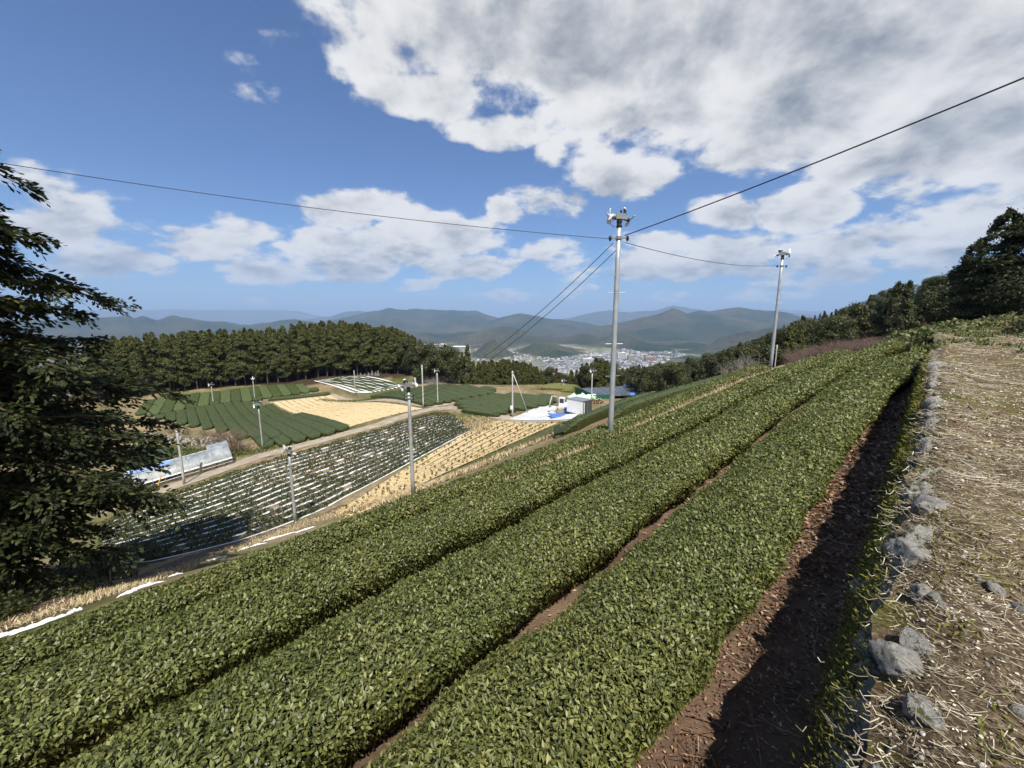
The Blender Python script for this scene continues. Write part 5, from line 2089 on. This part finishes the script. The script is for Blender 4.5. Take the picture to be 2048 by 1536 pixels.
mz = pole_main.location
hook = at(1216, 478, mz.y)
cable((mz.x - .22, mz.y, hook.z), at(0, 306, 11.0), .32, .010, 'thin overhead cable from the nearest pole to the left over the valley', ext=1.35)
cable((mz.x + .22, mz.y, hook.z + .12), at(2048, 148, 7.5), .10, .016, 'thick overhead cable from the nearest pole up to the right', ext=1.25)
cable((mz.x + .24, mz.y, hook.z - .12), at(1552, 531, 27.0), .30, .011, 'thin overhead cable between the two tall poles')
for i, dx in enumerate((-.16, .1)):
    cable((mz.x + dx, mz.y + .1, hook.z - .12 - .1 * i), at(824 + 10 * i, 792 + 5 * i, 26.0), .8, .012, ('upper' if i == 0 else 'lower') + ' of two cables slanting down left from the nearest pole')

# ================================================================== greenhouse
M['film'] = None


def film_mat():
    m, t, p, out = new_mat('plastic_film')
    tc = t.new('ShaderNodeTexCoord').outputs['Object']
    nz = t.noise(tc, 1.1, 7, .65).outputs['Fac']
    t.l.new(t.ramp(nz, [(.3, (.22, .25, .28)), (.7, (.36, .40, .43))]), p.inputs['Base Color'])
    p.inputs['Roughness'].default_value = .5
    p.inputs['Specular IOR Level'].default_value = .6
    t.l.new(t.maprange(nz, .3, .7, .55, .80), p.inputs['Alpha'])
    b = t.new('ShaderNodeBump')
    b.inputs['Strength'].default_value = .25
    b.inputs['Distance'].default_value = .04
    t.l.new(t.noise(tc, 3, 5, .6).outputs['Fac'], b.inputs['Height'])
    t.l.new(b.outputs[0], p.inputs['Normal'])
    return m


M['film'] = film_mat()


def tunnel(root, L, Wd, Ht, x0, x1, name, mat, grow=0.0, th0=0.0, th1=math.pi, seg=1.0, sagk=.05):
    """arched cover between x0 and x1 along local X; rises from y=0 to y=Wd"""
    n = max(2, int((x1 - x0) / (seg / 4)) + 1)
    xs = np.linspace(x0, x1, n)
    th = np.linspace(th0, th1, 13)
    V = []
    for x in xs:
        sag = 1 - sagk * abs(math.sin(math.pi * x / seg))
        for t in th:
            V.append((x, Wd / 2 - (Wd / 2 + grow) * math.cos(t), .5 * min(1, 1) + (Ht - .5 + grow) * math.sin(t) * sag))
    i = np.arange(n - 1)[:, None] * 13
    j = np.arange(12)[None]
    Fq = np.stack([i + j, i + 13 + j, i + 13 + j + 1, i + j + 1], -1).reshape(-1, 4)
    return link(name, mesh_np(name, np.array(V), Fq[:, ::-1], mat, True), root)


def greenhouse():
    a, b = unproj(258, 992, 0, 20), unproj(470, 928, 0, 20)
    L = float(np.hypot(*(b - a)))
    ang = math.atan2(b[1] - a[1], b[0] - a[0])
    z0 = gz(*a)
    slope = math.atan2(gz(*b) - z0, L)
    root = empty('greenhouse', (a[0], a[1], z0 + .05), ang, 'long low plastic greenhouse tunnel with a blue sheet on its roof, beside the road', 'greenhouse')
    root.rotation_euler = (0, -slope, ang)
    Wd, Ht = 4.4, 2.5
    tunnel(root, L, Wd, Ht, 0, L * .80, 'film_cover', M['film'], 0, .30, math.pi - .1)
    tunnel(root, L, Wd + 1.0, Ht + .5, L * .78, L, 'film_cover', M['film'], 0, .15, math.pi - .1)
    tunnel(root, L, Wd, Ht, L * .02, L * .42, 'blue_sheet', mat_noise('pale_blue_sheet', [(.3, (.16, .27, .52)), (.7, (.26, .38, .62))], 1.0, .5, 5, .3, 5, bdist=.04), .035, math.pi * .36, math.pi * .80)
    tunnel(root, L, Wd, Ht, 0, L, 'rolled_film', M['mulch'], .03, .20, .32, sagk=.1)
    k = 0
    x = 0.0
    while x <= L + .01:
        pts = [(x, Wd / 2 - (Wd / 2 + .04) * math.cos(t), .5 + (Ht - .46) * math.sin(t)) for t in np.linspace(0, math.pi, 11)]
        pts = [(x, 0, -.2)] + pts + [(x, Wd, -.2)]
        MB().tube(pts, .035, 5).build('hoop', M['grey'], root)
        x += 1.25
    for (yy, zz) in ((0, .5), (Wd / 2, Ht - .03), (0.0, .95)):
        MB().tube([(0, yy, zz), (L, yy, zz)], .022, 5).build('purlin', M['grey'], root)
    MB().box((L - .05, Wd / 2, 1.0), (.05, 1.4, 2.0)).build('end_door', M['film'], root)


greenhouse()
# yellow guy guard leaning beside the road
gp = unproj(312, 984, 0, 20)
o = MB().tube([(0, 0, 0), (.75, .25, 2.1)], .06, 8).build('guy_guard', M['yellow'])
o.location = (*gp, gz(*gp))
tag(o, 'slanting yellow guard tube of a guy wire beside the greenhouse', 'guy guard')
for (px, py, dxy, lab) in ((740, 995, (.35, 1.2), 'pale leaning stake at the lower end of the straw field'), (220, 1166, (0, .7), 'short pale stake on the dirt bank under the huge cypress')):
    sp = unproj(px, py, 0, 12)
    o = MB().tube([(0, 0, -.1), (dxy[0], .1, dxy[1])], .035, 7).build('wooden_stake', M['wood'])
    o.location = (*sp, gz(*sp))
    tag(o, lab, 'stake')

# ================================================================== the yard
yc = [unproj(*p, 0, 20) for p in ((1016, 840), (1142, 840), (1178, 816), (1088, 809))]
tag(patch(yc, .12, 'concrete_yard', M['concrete'], 12, 10), kind='structure')


def on_yard(px, py):
    return unproj(px, py, .12, 20)


def crumple(name, cx, cy, cz, lx, ly, hz, mat, rz, label, cat, seed, nu=14, nv=10, group=None, conform=False):
    u, v = np.meshgrid(np.linspace(-.5, .5, nu), np.linspace(-.5, .5, nv), indexing='ij')
    e = np.maximum(np.abs(u), np.abs(v)) * 2
    X = u * lx * (1 + .22 * fbm(u * 4 + seed, v * 4, seed, 3))
    Y = v * ly * (1 + .45 * fbm(u * 4, v * 4 + seed, seed + 4, 3))
    c, s_ = math.cos(rz), math.sin(rz)
    X, Y = X * c - Y * s_, X * s_ + Y * c
    Z = hz * (1 - e ** 3) * (.55 + .9 * fbm(u * 6 + seed, v * 6, seed + 9, 3)) + .03 + .3 * hz * np.abs(fbm(u * 13, v * 13, seed + 2, 2))
    if conform:
        Z = Z + ground(X + cx, Y + cy) - cz
    i = np.arange(nu - 1)[:, None] * nv
    j = np.arange(nv - 1)[None]
    Fq = np.stack([i + j, i + nv + j, i + nv + j + 1, i + j + 1], -1).reshape(-1, 4)
    o = link(name, mesh_np(name, np.stack([X, Y, Z], -1).reshape(-1, 3), Fq, mat, True))
    md = o.modifiers.new('thickness', 'SOLIDIFY')
    md.thickness = .012
    o.location = (cx, cy, cz)
    return tag(o, label, cat, group)


cx_, cy_ = on_yard(1122, 831)
crumple('blue_tarp', cx_, cy_, gz(cx_, cy_) + .14, 3.6, 2.4, .18, M['blue'], .1, 'blue tarpaulin spread on the white concrete yard', 'tarpaulin', 31)
cx_, cy_ = on_yard(1142, 824)
for i in range(7):
    o = MB().box((0, 0, .25), (random.uniform(.6, 1.3), random.uniform(.5, .9), .5)).box((.1, .1, .62), (random.uniform(.4, .8), .5, .25)).build('crate', [M['wood'], M['blue'], M['grey'], M['white']][i % 4])
    o.location = (cx_ + (i % 4) * 1.0 - 1.6, cy_ + (i // 4) * 1.1 - .4, gz(cx_ + (i % 4) * 1.0 - 1.6, cy_ + (i // 4) * 1.1 - .4) + .12)
    o.rotation_euler = (0, 0, random.uniform(0, 3))
    tag(o, ['wooden', 'blue', 'grey', 'white'][i % 4] + (' crate in the front heap' if i < 4 else ' crate at the back of the heap') + ' beside the container', 'crate', 'crates heaped in the yard')


def container():
    x, y = on_yard(1158, 824)
    root = empty('storage_container', (x, y, gz(x, y) + .12), rad(-48), 'white storage container with a dark open end in the yard', 'container')
    L, Wd, Ht = 2.9, 2.2, 1.95
    b = MB().box((0, 0, Ht / 2), (L, Wd, Ht))
    for i in range(12):
        b.box((-L / 2 + .15 + i * .28, -Wd / 2 - .012, Ht / 2), (.12, .04, Ht - .2))
    b.build('body', M['white'], root)
    ed = MB().box((L / 2 + .03, 0, Ht / 2), (.06, Wd - .06, Ht - .06)).build('end_door', mat_plain('dark_door', (.06, .065, .07), .5), root)
    MB().box((L / 2 + .08, 0, Ht / 2), (.03, .04, Ht - .3)).build('door_bar', M['grey'], ed)
    MB().box((0, 0, Ht + .03), (L + .1, Wd + .1, .06)).build('roof', M['grey'], root)


container()


def excavator():
    x, y = on_yard(1127, 822)
    root = empty('excavator', (x, y, gz(x, y) + .12), rad(160), 'small white excavator parked on the yard beside the container', 'excavator')
    for sy in (-.62, .62):
        b = MB()
        n = 14
        out = []
        for i in range(n):
            t = 2 * math.pi * i / n
            cxx = .72 if math.cos(t) > 0 else -.72
            out.append((cxx + .26 * math.cos(t), .27 + .26 * math.sin(t)))
        V = [(p[0], sy - .17, p[1]) for p in out] + [(p[0], sy + .17, p[1]) for p in out]
        b.add(V, [tuple(range(n))[::-1], tuple(range(n, 2 * n))] + [(i, (i + 1) % n, n + (i + 1) % n, n + i) for i in range(n)])
        b.build('track', M['black'], root)
    MB().box((0, 0, .62), (1.5, 1.35, .22)).box((-.55, 0, 1.0), (.85, 1.35, .62), None, .9).build('body', M['white'], root)
    cab = MB().box((.18, .30, 1.5), (.95, .72, 1.5), None, .93).build('cab', M['white'], root)
    for (c, s_) in (((.18, -.075, 1.78), (.66, .03, .66)), ((.67, .30, 1.72), (.03, .54, .8)), ((.18, .675, 1.78), (.66, .03, .66)), ((-.31, .30, 1.8), (.03, .5, .5))):
        MB().box(c, s_).build('window', M['glass'], cab)
    MB().tube([(.55, -.32, .85), (1.25, -.32, 2.1), (2.0, -.32, 2.25)], [.12, .13, .09], 4).build('boom', M['grey'], root)
    MB().tube([(2.0, -.32, 2.25), (2.35, -.32, .95)], [.10, .07], 4).build('dipper_arm', M['white'], root)
    MB().box((2.32, -.32, .62), (.42, .5, .46), Matrix.Rotation(.5, 3, 'Y'), .7).build('bucket', M['grey'], root)
    MB().tube([(.8, -.32, .95), (1.35, -.32, 1.75)], .045, 6).build('ram', M['grey'], root)
    MB().box((1.25, 0, .3), (.08, 1.5, .36)).box((.95, .4, .34), (.6, .08, .1)).box((.95, -.4, .34), (.6, .08, .1)).build('dozer_blade', M['white'], root)


excavator()
mp = unproj(1168, 797, 0, 40)
crumple('mint_tarp', mp[0], mp[1], gz(*mp), 6.5, 3.0, 1.1, M['mint'], 0, 'pale mint green sheet heaped behind the container', 'tarpaulin', 33)
rp = unproj(1192, 808, 0, 30)
RUSTB = (bare_proto(840, 1.6, 1.4, 6, M['twig_brown'], 2, .02, .6)[0], bush_mesh('crown', 841, 300, 1.1, 1.5, .2, mat_leaf('red_leaf', [(0, (.06, .02, .014)), (1, (.17, .06, .04))], .6, .2, .2)))
plant('red_shrub', RUSTB, rp[0], rp[1], 1.15, 'dark red shrub between the container and the dark roof', 'shrub')


def net_house():
    a, b = unproj(1190, 803, 0, 30), unproj(1296, 800, 0, 30)
    Yc = 76.0
    a = np.array([ray(1186, 800)[0] / ray(1186, 800)[1] * Yc, Yc])
    b = np.array([ray(1300, 800)[0] / ray(1300, 800)[1] * Yc, Yc + 3])
    L = float(np.hypot(*(b - a)))
    ang = math.atan2(b[1] - a[1], b[0] - a[0])
    zt = z_for(a[0] + 5, Yc, 776)
    z0 = min(gz(*a), gz(*b))
    Ht = max(1.6, (zt - z0) * .62)
    root = empty('net_house', (a[0], a[1], z0), ang, 'low shed with a dark curved roof, green side and blue arched end', 'shed')
    Wd = 9.0
    tunnel(root, L, Wd, Ht, 0, L, 'roof', M['roof_dark'], 0, .30, math.pi - .30, 2.0, .015)
    x = 0.0
    while x <= L:
        pts = [(x, Wd / 2 - (Wd / 2 + .05) * math.cos(t), .5 + (Ht - .45) * math.sin(t)) for t in np.linspace(.28, math.pi - .28, 13)]
        MB().tube(pts, .05, 5).build('rib', M['grey'], root)
        x += 2.0
    MB().box((L * .16, .20, .5), (L * .32, .1, 1.5)).build('side_wall', M['green_sheet'], root)
    MB().box((-.05, Wd / 2, .6), (.1, Wd * .9, 2.0)).build('side_wall', M['green_sheet'], root)
    pts = [(L + .05, Wd / 2 - (Wd / 2 + .08) * math.cos(t), .5 + (Ht - .4) * math.sin(t)) for t in np.linspace(.2, math.pi - .2, 15)]
    MB().tube(pts, .28, 6).build('arch_trim', M['blue'], root)
    tunnel(root, L, Wd, Ht, L * .72, L, 'roof_sheet', M['blue'], .06, .28, .62, 2.0, .02)


net_house()

# ================================================================== scraps, verge grass, small things
for i, (px, py, lx, ly, rz) in enumerate(((80, 1252, 2.0, .45, .5), (18, 1272, 1.2, .4, .6), (285, 1178, 1.8, .4, .75), (352, 1152, .7, .3, .8), (430, 1120, 1.2, .35, .8), (505, 1094, 1.6, .4, .85),
                                           (560, 1074, 2.0, .5, .85), (612, 1060, 1.3, .5, .9), (255, 1190, .8, .3, .6), (150, 1226, .6, .3, .6))):
    sp = unproj(px, py, 0, 9.5)
    k = np.hypot(*sp) / 20
    crumple('plastic_scrap', sp[0], sp[1], gz(*sp), lx * k * .7, ly * k * .42, .14, M['mulch'], rz,
            ['crumpled white plastic strip, longest at the far left of the dirt bank', 'white plastic scrap cut by the left edge on the dirt bank', 'long white plastic strip on the dirt bank below the huge cypress',
             'small white plastic scrap midway along the dirt bank', 'white plastic scrap left of the bank pole', 'flat white plastic scrap nearing the bank pole', 'white plastic sheet below the fan pole on the dirt bank',
             'white plastic sheet right of the fan pole on the dirt bank', 'little white plastic scrap beside the long strip', 'tiny white plastic scrap between the two long strips'][i],
            'plastic sheet', 50 + i, 16, 7, 'white plastic scraps on the dirt bank', True)


def blades(P, L, Wd, mat, name, label, tilt=(45, 88)):
    n = len(P)
    V, Fq = leaves(P, np.tile([[0, 0, 1.0]], (n, 1)), L, Wd, tilt, False)
    return tag(link(name, mesh_np(name, V, Fq, mat)), label, 'grass', kind='stuff')


def along(px_list, n, spread, t0=9.0, jitter=True):
    P = unproj_list(px_list, 0, t0)
    d = np.concatenate([[0], np.cumsum(np.hypot(*np.diff(P, axis=0).T))])
    t = RNG.uniform(0, d[-1], n)
    x = np.interp(t, d, P[:, 0]) + RNG.normal(0, spread, n)
    y = np.interp(t, d, P[:, 1]) + RNG.normal(0, spread, n)
    return np.stack([x, y, ground(x, y)], -1)


# dry verge between the nearest hedges and the one on the brink
n = 16000
a = 6 + 25 * RNG.uniform(size=n)
s = s_at('gap0', a) * .5 + s_at('gap0b', a) * .5 + RNG.normal(0, .16, n) * (1 + .03 * a)
x, y = to_xy(a, s)
keep = fbm(a / 1.2, s / .6, 210, 3) > -.25
P = np.stack([x, y, ground(x, y)], -1)[keep]
blades(P, RNG.uniform(.35, .72, len(P)), .05, M['dry_blade'], 'dry_verge_grass', 'tan dry grass verge between the hedges at the tall poles')
P = along([(700, 1014), (600, 1052), (480, 1096), (300, 1160), (150, 1212), (0, 1262)], 9000, .55)
blades(P, RNG.uniform(.10, .30, len(P)), .035, M['dry_blade'], 'dry_bank_grass', 'short dry grass on the dirt bank below the hedges', (20, 80))
P = np.vstack([along([(270, 893), (350, 906), (440, 915), (500, 905)], 2500, 1.2, 20), along([(285, 896), (420, 905), (500, 908), (560, 893)], 2500, .9, 20), along([(640, 800), (760, 797), (800, 783)], 2000, .8, 40)])
blades(P, RNG.uniform(.2, .5, len(P)), .12, M['green_blade'], 'roadside_grass', 'rough green and yellow grass along the farm road')
P = np.vstack([along([(690, 1030), (760, 1005), (830, 985), (900, 958), (985, 925)], 6000, .6, 14), along([(985, 922), (1040, 900), (1136, 864), (1190, 842), (1250, 812), (1300, 790)], 3500, .35, 14), along([(930, 868), (965, 858), (960, 840), (930, 840)], 2500, 1.2, 20)])
blades(P, RNG.uniform(.2, .5, len(P)), .07, M['dry_blade'], 'dry_slope_grass', 'dry tan grass on the slope beside the lower straw field', (25, 85))
# tan worn track below the brink hedge
tag(strip(unproj_list([(960, 930), (1040, 899), (1136, 861), (1190, 841), (1250, 812), (1305, 788)], 0, 14), [1.1, 1.3, 1.3, 1.1], .06, 'slope_track', M['road'], seg=.6, across=4, rough=.4, seed=77), kind='structure')
tag(strip(unproj_list([(-60, 1285), (0, 1262), (200, 1182), (400, 1110), (520, 1072), (610, 1046), (690, 1010)], 0, 9.5), [1.3, 1.3, 1.5, 1.6, 1.5, 1.0], .04, 'dirt_bank',
          M['soil'], seg=.5, across=5, rough=.35, seed=79), kind='structure')

# bamboo grass where the path goes over the rise
BAM = [(bare_proto(850 + i, 1.3, 1.2, 8, M['twig_grey'], 1, .012, .5)[0], bush_mesh('leaves', 855 + i, 520, .95, 1.05, .26, M['bamboo'], .1)) for i in range(3)]
k = 0
for (px, pb, Y) in ((1838, 690, 26), (1862, 688, 24.5), (1882, 684, 24), (1900, 678, 25), (1920, 672, 26), (1944, 664, 27), (1968, 656, 28), (1990, 650, 29), (1850, 680, 29), (1880, 672, 29), (1915, 662, 30),
                    (1950, 652, 31), (1985, 643, 32), (2015, 640, 31), (2040, 636, 32), (1820, 692, 29), (1800, 694, 31), (1852, 694, 22.5), (1838, 698, 24), (1870, 694, 22), (1818, 699, 26), (1890, 690, 22.5), (2070, 632, 30)):
    d = ray(px, pb)
    x, y = d[0] / d[1] * Y, Y
    plant('bamboo_grass', BAM[k % 3], x, y, random.uniform(.8, 1.15), 'clump of pale bamboo grass where the path goes over the rise', 'bamboo grass', 'bamboo grass clumps by the path', parts=('stems', 'leaves'), dz=-.15)
    k += 1
d = ray(2052, 660)
plant('clipped_shrub', (UNDER[0][0], bush_mesh('crown', 870, 700, .9, 1.3, .13, M['sugi_dark'])), d[0] / d[1] * 19, 19, .9, 'dark clipped shrub cut by the right edge where the path rises', 'shrub', None)
a = RNG.uniform(18, 40, 9000)
s = wall_s(a) - RNG.uniform(-.6, 3.8, 9000)
x, y = to_xy(a, s)
keep = fbm(a / 2, s / 1.2, 220, 3) + (a - 27) * .035 > 0
P = np.stack([x, y, np.maximum(path_z(a, s), ground(x, y))], -1)[keep]
blades(P, RNG.uniform(.08, .24, len(P)), .05, M['green_blade'], 'path_grass', 'short green grass where the path goes over the rise', (25, 80))

# rough stone bank under the lower left block
tw = empty('terrace_bank', (0, 0, 0), 0, 'grey rubble stone bank below the lower left tea block', 'stone bank')
TB = unproj_list([(262, 878), (300, 882), (340, 888), (380, 892), (420, 893), (455, 897)], 0, 25)
n = 0
for i in range(120):
    t = random.uniform(0, len(TB) - 1)
    x = float(np.interp(t, np.arange(len(TB)), TB[:, 0]))
    y = float(np.interp(t, np.arange(len(TB)), TB[:, 1]))
    f = random.uniform(0, 1)
    x, y = x * (1 + .03 * f), y * (1 + .03 * f)
    o = link('stone', ROCK_F[i % 6], tw)
    sc = random.uniform(.16, .36)
    o.location = (x, y, gz(x, y) + f * 1.1)
    o.rotation_euler = (random.uniform(0, 6), random.uniform(0, 6), random.uniform(0, 6))
    o.scale = (sc * 1.2, sc, sc * .8)
BR2 = bare_proto(880, 2.2, 2.4, 9, M['twig_brown'], 3, .03, .65)
for i, (px, py) in enumerate(((300, 872), (325, 876), (352, 880), (378, 884), (402, 888), (425, 880), (445, 884), (340, 866), (375, 870), (410, 872), (440, 872), (468, 898), (490, 902))):
    sp = unproj(px, py, 0, 25)
    plant('bare_shrub', BR2, sp[0], sp[1], random.uniform(.7, 1.1), 'brown leafless brush on the stone bank near the greenhouse', 'shrub', 'brown brush on the stone bank')
for i, (px, py, sc) in enumerate(((322, 880, .9), (345, 884, .8), (268, 872, 1.0))):
    sp = unproj(px, py, 0, 25)
    plant('evergreen_shrub', UNDER[i % 2], sp[0], sp[1], sc * 1.1, ['dark green shrub on the stone bank, left of two', 'dark green shrub on the stone bank, right of two', 'dark green shrub at the left end of the stone bank'][i], 'shrub')
# stacked stones and graves at the wood's edge
for i, (px, py) in enumerate(((716, 756), (722, 755), (730, 754), (738, 753), (745, 752), (752, 752), (757, 753))):
    sp = unproj(px, py, 0, 60)
    o = MB().box((0, 0, .5), (.9, .8, .7)).box((0, 0, 1.1), (.42, .42, 1.1), None, .9).build('gravestone', M['bark_grey'])
    o.location = (*sp, gz(*sp))
    o.scale = (1, 1, random.uniform(.7, 1.3))
    tag(o, f'{ORD[i] if i else "first"} grey upright stone from the left at the edge of the wood', 'gravestone', 'grey stones at the edge of the wood')

# ================================================================== the town in the valley
M['house_wall'] = mat_leaf('house_wall', [(0, (.30, .29, .27)), (.5, (.55, .54, .51)), (.85, (.78, .77, .74)), (1, (.5, .36, .28))], .8, .2, 0)
M['house_roof'] = mat_leaf('house_roof', [(0, (.06, .065, .075)), (.45, (.16, .165, .175)), (.7, (.30, .30, .31)), (.88, (.60, .60, .60)), (1, (.33, .15, .10))], .7, .2, 0)


def house_arrays(L, Wd, Ht, roof):
    x, y = L / 2, Wd / 2
    V = [(-x, -y, -4), (x, -y, -4), (x, y, -4), (-x, y, -4), (-x, -y, Ht), (x, -y, Ht), (x, y, Ht), (-x, y, Ht)]
    Fw = [(0, 1, 5, 4), (1, 2, 6, 5), (2, 3, 7, 6), (3, 0, 4, 7)]
    e = .4
    V += [(-x - e, -y - e, Ht), (x + e, -y - e, Ht), (x + e, y + e, Ht), (-x - e, y + e, Ht), (-x, 0, Ht + roof), (x, 0, Ht + roof)]
    Fr4 = [(8, 9, 13, 12), (10, 11, 12, 13), (8, 11, 10, 9)]
    Fr3 = [(9, 10, 13), (11, 8, 12)]
    return np.array(V, float), np.array(Fw + Fr4), np.array(Fr3)


HS = [(11, 8, 5.5, 2.6), (9, 8, 5.5, 2.2), (14, 9, 6, 2.8), (18, 12, 7, 1.2), (26, 14, 9, .6), (12, 9, 8.5, 1.0)]
HOUSE = []
for (L, Wd, Ht, rf) in HS:
    V, F4, F3 = house_arrays(L, Wd, Ht, rf)
    for q in range(3):
        HOUSE.append(mesh_np('house', V * (1 + .1 * q), [F4, F3], [M['house_wall'], M['house_roof']], False, [0] * 4 + [1] * 5))


def far_point(px, py):
    return unproj(px, py, 0, 1000, 9000)


towns = [([(1085, 742), (1110, 716), (1180, 708), (1250, 700), (1340, 700), (1375, 712), (1300, 735), (1200, 742), (1110, 748)], 1500),
         ([(950, 722), (960, 704), (1040, 700), (1120, 702), (1180, 706), (1100, 722), (1050, 726)], 420),
         ([(1250, 698), (1300, 676), (1420, 668), (1520, 672), (1480, 690), (1380, 700)], 420),
         ([(1290, 676), (1310, 668), (1400, 664), (1480, 670), (1500, 680), (1400, 684)], 420),
         ([(1160, 680), (1230, 660), (1250, 664), (1200, 690)], 60), ([(880, 700), (960, 690), (1010, 698), (950, 712)], 80)]
pts = []
for poly, n in towns:
    poly = np.array(poly, float)
    lo, hi = poly.min(0), poly.max(0)
    c = 0
    while c < n:
        q = RNG.uniform(lo, hi)
        if poly_mask(poly, np.array([q[0]]), np.array([q[1]]))[0]:
            c += 1
            pts.append(q)
pts = np.array(pts)
# ray/valley crossing for all at once (flat floor, wooded rises left free)
dirs = np.array([ray(*p) for p in pts])
tt = VALLEY / -dirs[:, 2]
hx, hy = dirs[:, 0] * tt, dirs[:, 1] * tt
hh_ = H_raw(hx, hy)
ok = VALLEY - hh_ < 5
hx, hy, hh_ = hx[ok], hy[ok], hh_[ok]
order = np.argsort(np.hypot(hx, hy))
hx, hy, hh_ = hx[order], hy[order], hh_[order]
for i in range(min(290, len(hx))):
    o = link('house', HOUSE[int(RNG.integers(0, 18))])
    o.location = (hx[i], hy[i], CAMZ - hh_[i])
    o.rotation_euler = (0, 0, random.choice((.3, 1.87)) + random.uniform(-.25, .25))
    tag(o, 'small house at the near side of the distant town', 'house', 'houses of the distant town')
P4, P3, vs, mi4, o_ = [], [], [], [], 0
for i in range(290, len(hx)):
    L, Wd, Ht, rf = HS[int(RNG.integers(0, 6))]
    V, F4, F3 = house_arrays(L * RNG.uniform(.9, 1.4), Wd, Ht, rf)
    th = random.choice((.3, 1.87)) + random.uniform(-.3, .3)
    c, s_ = math.cos(th), math.sin(th)
    vs.append(np.stack([V[:, 0] * c - V[:, 1] * s_ + hx[i], V[:, 0] * s_ + V[:, 1] * c + hy[i], V[:, 2] + CAMZ - hh_[i]], -1))
    P4.append(F4 + o_)
    P3.append(F3 + o_)
    o_ += len(V)
nH = len(P4)
tag(link('far_houses', mesh_np('far_houses', np.vstack(vs), [np.vstack(P4), np.vstack(P3)], [M['house_wall'], M['house_roof']], False,
                               [0, 0, 0, 0, 1, 1, 1] * nH + [1, 1] * nH)), 'mass of small roofs in the farther parts of the distant town', 'houses', kind='stuff')


def block(px, py, L, Wd, Ht, mat, label, floors, name='apartment_block', rz=.2):
    d = ray(px, py)
    t = VALLEY / -d[2]
    x, y = d[0] * t, d[1] * t
    root = empty(name, (x, y, gz(x, y)), rz, label, 'building')
    MB().box((0, 0, Ht / 2 - 3), (L, Wd, Ht + 6)).build('walls', mat, root)
    for f in range(floors):
        z = Ht * (f + .55) / floors
        MB().box((0, -Wd / 2 - .3, z), (L * .92, .5, Ht / floors * .42)).build('window_band', M['glass'], root)
    MB().box((L * .1, 0, Ht + 2), (L * .3, Wd * .5, 4)).build('roof_house', mat, root)


wall_w = mat_plain('render_white', (.74, .73, .70), .8)
wall_c = mat_plain('render_cream', (.52, .45, .36), .8)
wall_r = mat_plain('render_red', (.46, .27, .20), .8)
block(1243, 720, 55, 20, 42, wall_w, 'tall white hotel block in the distant town, right of the nearest pole', 8)
block(1262, 722, 40, 20, 34, wall_c, 'tall beige block beside the white hotel in the distant town', 7)
block(1226, 716, 36, 16, 26, wall_w, 'lower white block left of the white hotel in the distant town', 5)
block(1299, 724, 60, 22, 26, wall_r, 'reddish apartment block at the right side of the distant town', 5)
block(1275, 716, 26, 18, 36, wall_w, 'narrow white tower block right of the hotel', 7)
block(1175, 722, 60, 24, 15, wall_w, 'wide white low building left of the nearest pole in the town', 3)
block(1320, 712, 150, 30, 14, mat_plain('station_grey', (.16, .17, .19), .6), 'long dark hall in the distant town beside the valley fields', 2, 'hall', -.55)


def dome_hall(px, py, Y, R, label, name='dome_hall'):
    d = ray(px, py)
    t = Y / d[1]
    x, y, z = d[0] * t, Y, CAMZ + d[2] * t
    root = empty(name, (x, y, z - R * .3), 0, label, 'building')
    V, Fc = ICO[3]
    V = V * np.array([R, R, R * .32])
    V[:, 2] = np.maximum(V[:, 2], 0) + R * .28
    link('dome', mesh_np('dome', V, Fc, wall_w, True), root)
    MB().tube([(0, 0, -60), (0, 0, R * .3)], R * .97, 24).build('drum', wall_w, root)
    MB().tube([(0, 0, R * .26), (0, 0, R * .3)], R * 1.0, 24).build('eave', M['grey'], root)


dome_hall(884, 690, 3300, 42, 'white domed hall showing over the right end of the wood')
for i, (px, py, L, Ht) in enumerate(((920, 694, 110, 14), (862, 690, 120, 14))):
    d = ray(px, py)
    t = 3250 / d[1]
    root = empty('white_hall', (d[0] * t, d[1] * t, CAMZ + d[2] * t - 5), 0, ['long white roofed hall right of the white dome', 'long white roofed hall left of the white dome'][i], 'building')
    MB().box((0, 0, -20), (L, 30, 40 + Ht)).build('walls', M['grey'], root)
    b = MB()
    b.add([(-L / 2 - 2, -17, Ht / 2 + .2), (L / 2 + 2, -17, Ht / 2 + .2), (L / 2 + 2, 17, Ht / 2 + .2), (-L / 2 - 2, 17, Ht / 2 + .2), (-L / 2 - 2, 0, Ht / 2 + 7), (L / 2 + 2, 0, Ht / 2 + 7)],
          [(0, 1, 5, 4), (2, 3, 4, 5), (1, 2, 5), (3, 0, 4), (3, 2, 1, 0)])
    b.build('roof', wall_w, root)

# ================================================================== the air
hb = MB().box((0, 9000, 0), (70000, 52000, 1.0))
bm = bpy.data.meshes.new('haze')
z0, z1_ = CAMZ - VALLEY - 45, CAMZ + 1150
xs = (-36000, 36000)
ys = (-36000, 36000)
vv = [(x, y, z) for z in (z0, z1_) for (x, y) in ((xs[0], ys[0]), (xs[1], ys[0]), (xs[1], ys[1]), (xs[0], ys[1]))]
bm.from_pydata(vv, [], [(3, 2, 1, 0), (4, 5, 6, 7), (0, 1, 5, 4), (1, 2, 6, 5), (2, 3, 7, 6), (3, 0, 4, 7)])
hm = bpy.data.materials.new('haze')
hm.use_nodes = True
hm.node_tree.nodes.clear()
t = NT(hm.node_tree)
pv = t.new('ShaderNodeVolumePrincipled')
pv.inputs['Color'].default_value = (.48, .68, 1.0, 1)
pv.inputs['Density'].default_value = 7.2e-5
pv.inputs['Anisotropy'].default_value = 0.0
ho = t.new('ShaderNodeOutputMaterial')
t.l.new(pv.outputs[0], ho.inputs['Volume'])
bm.materials.append(hm)
bm.update()
tag(link('haze', bm), kind='stuff')
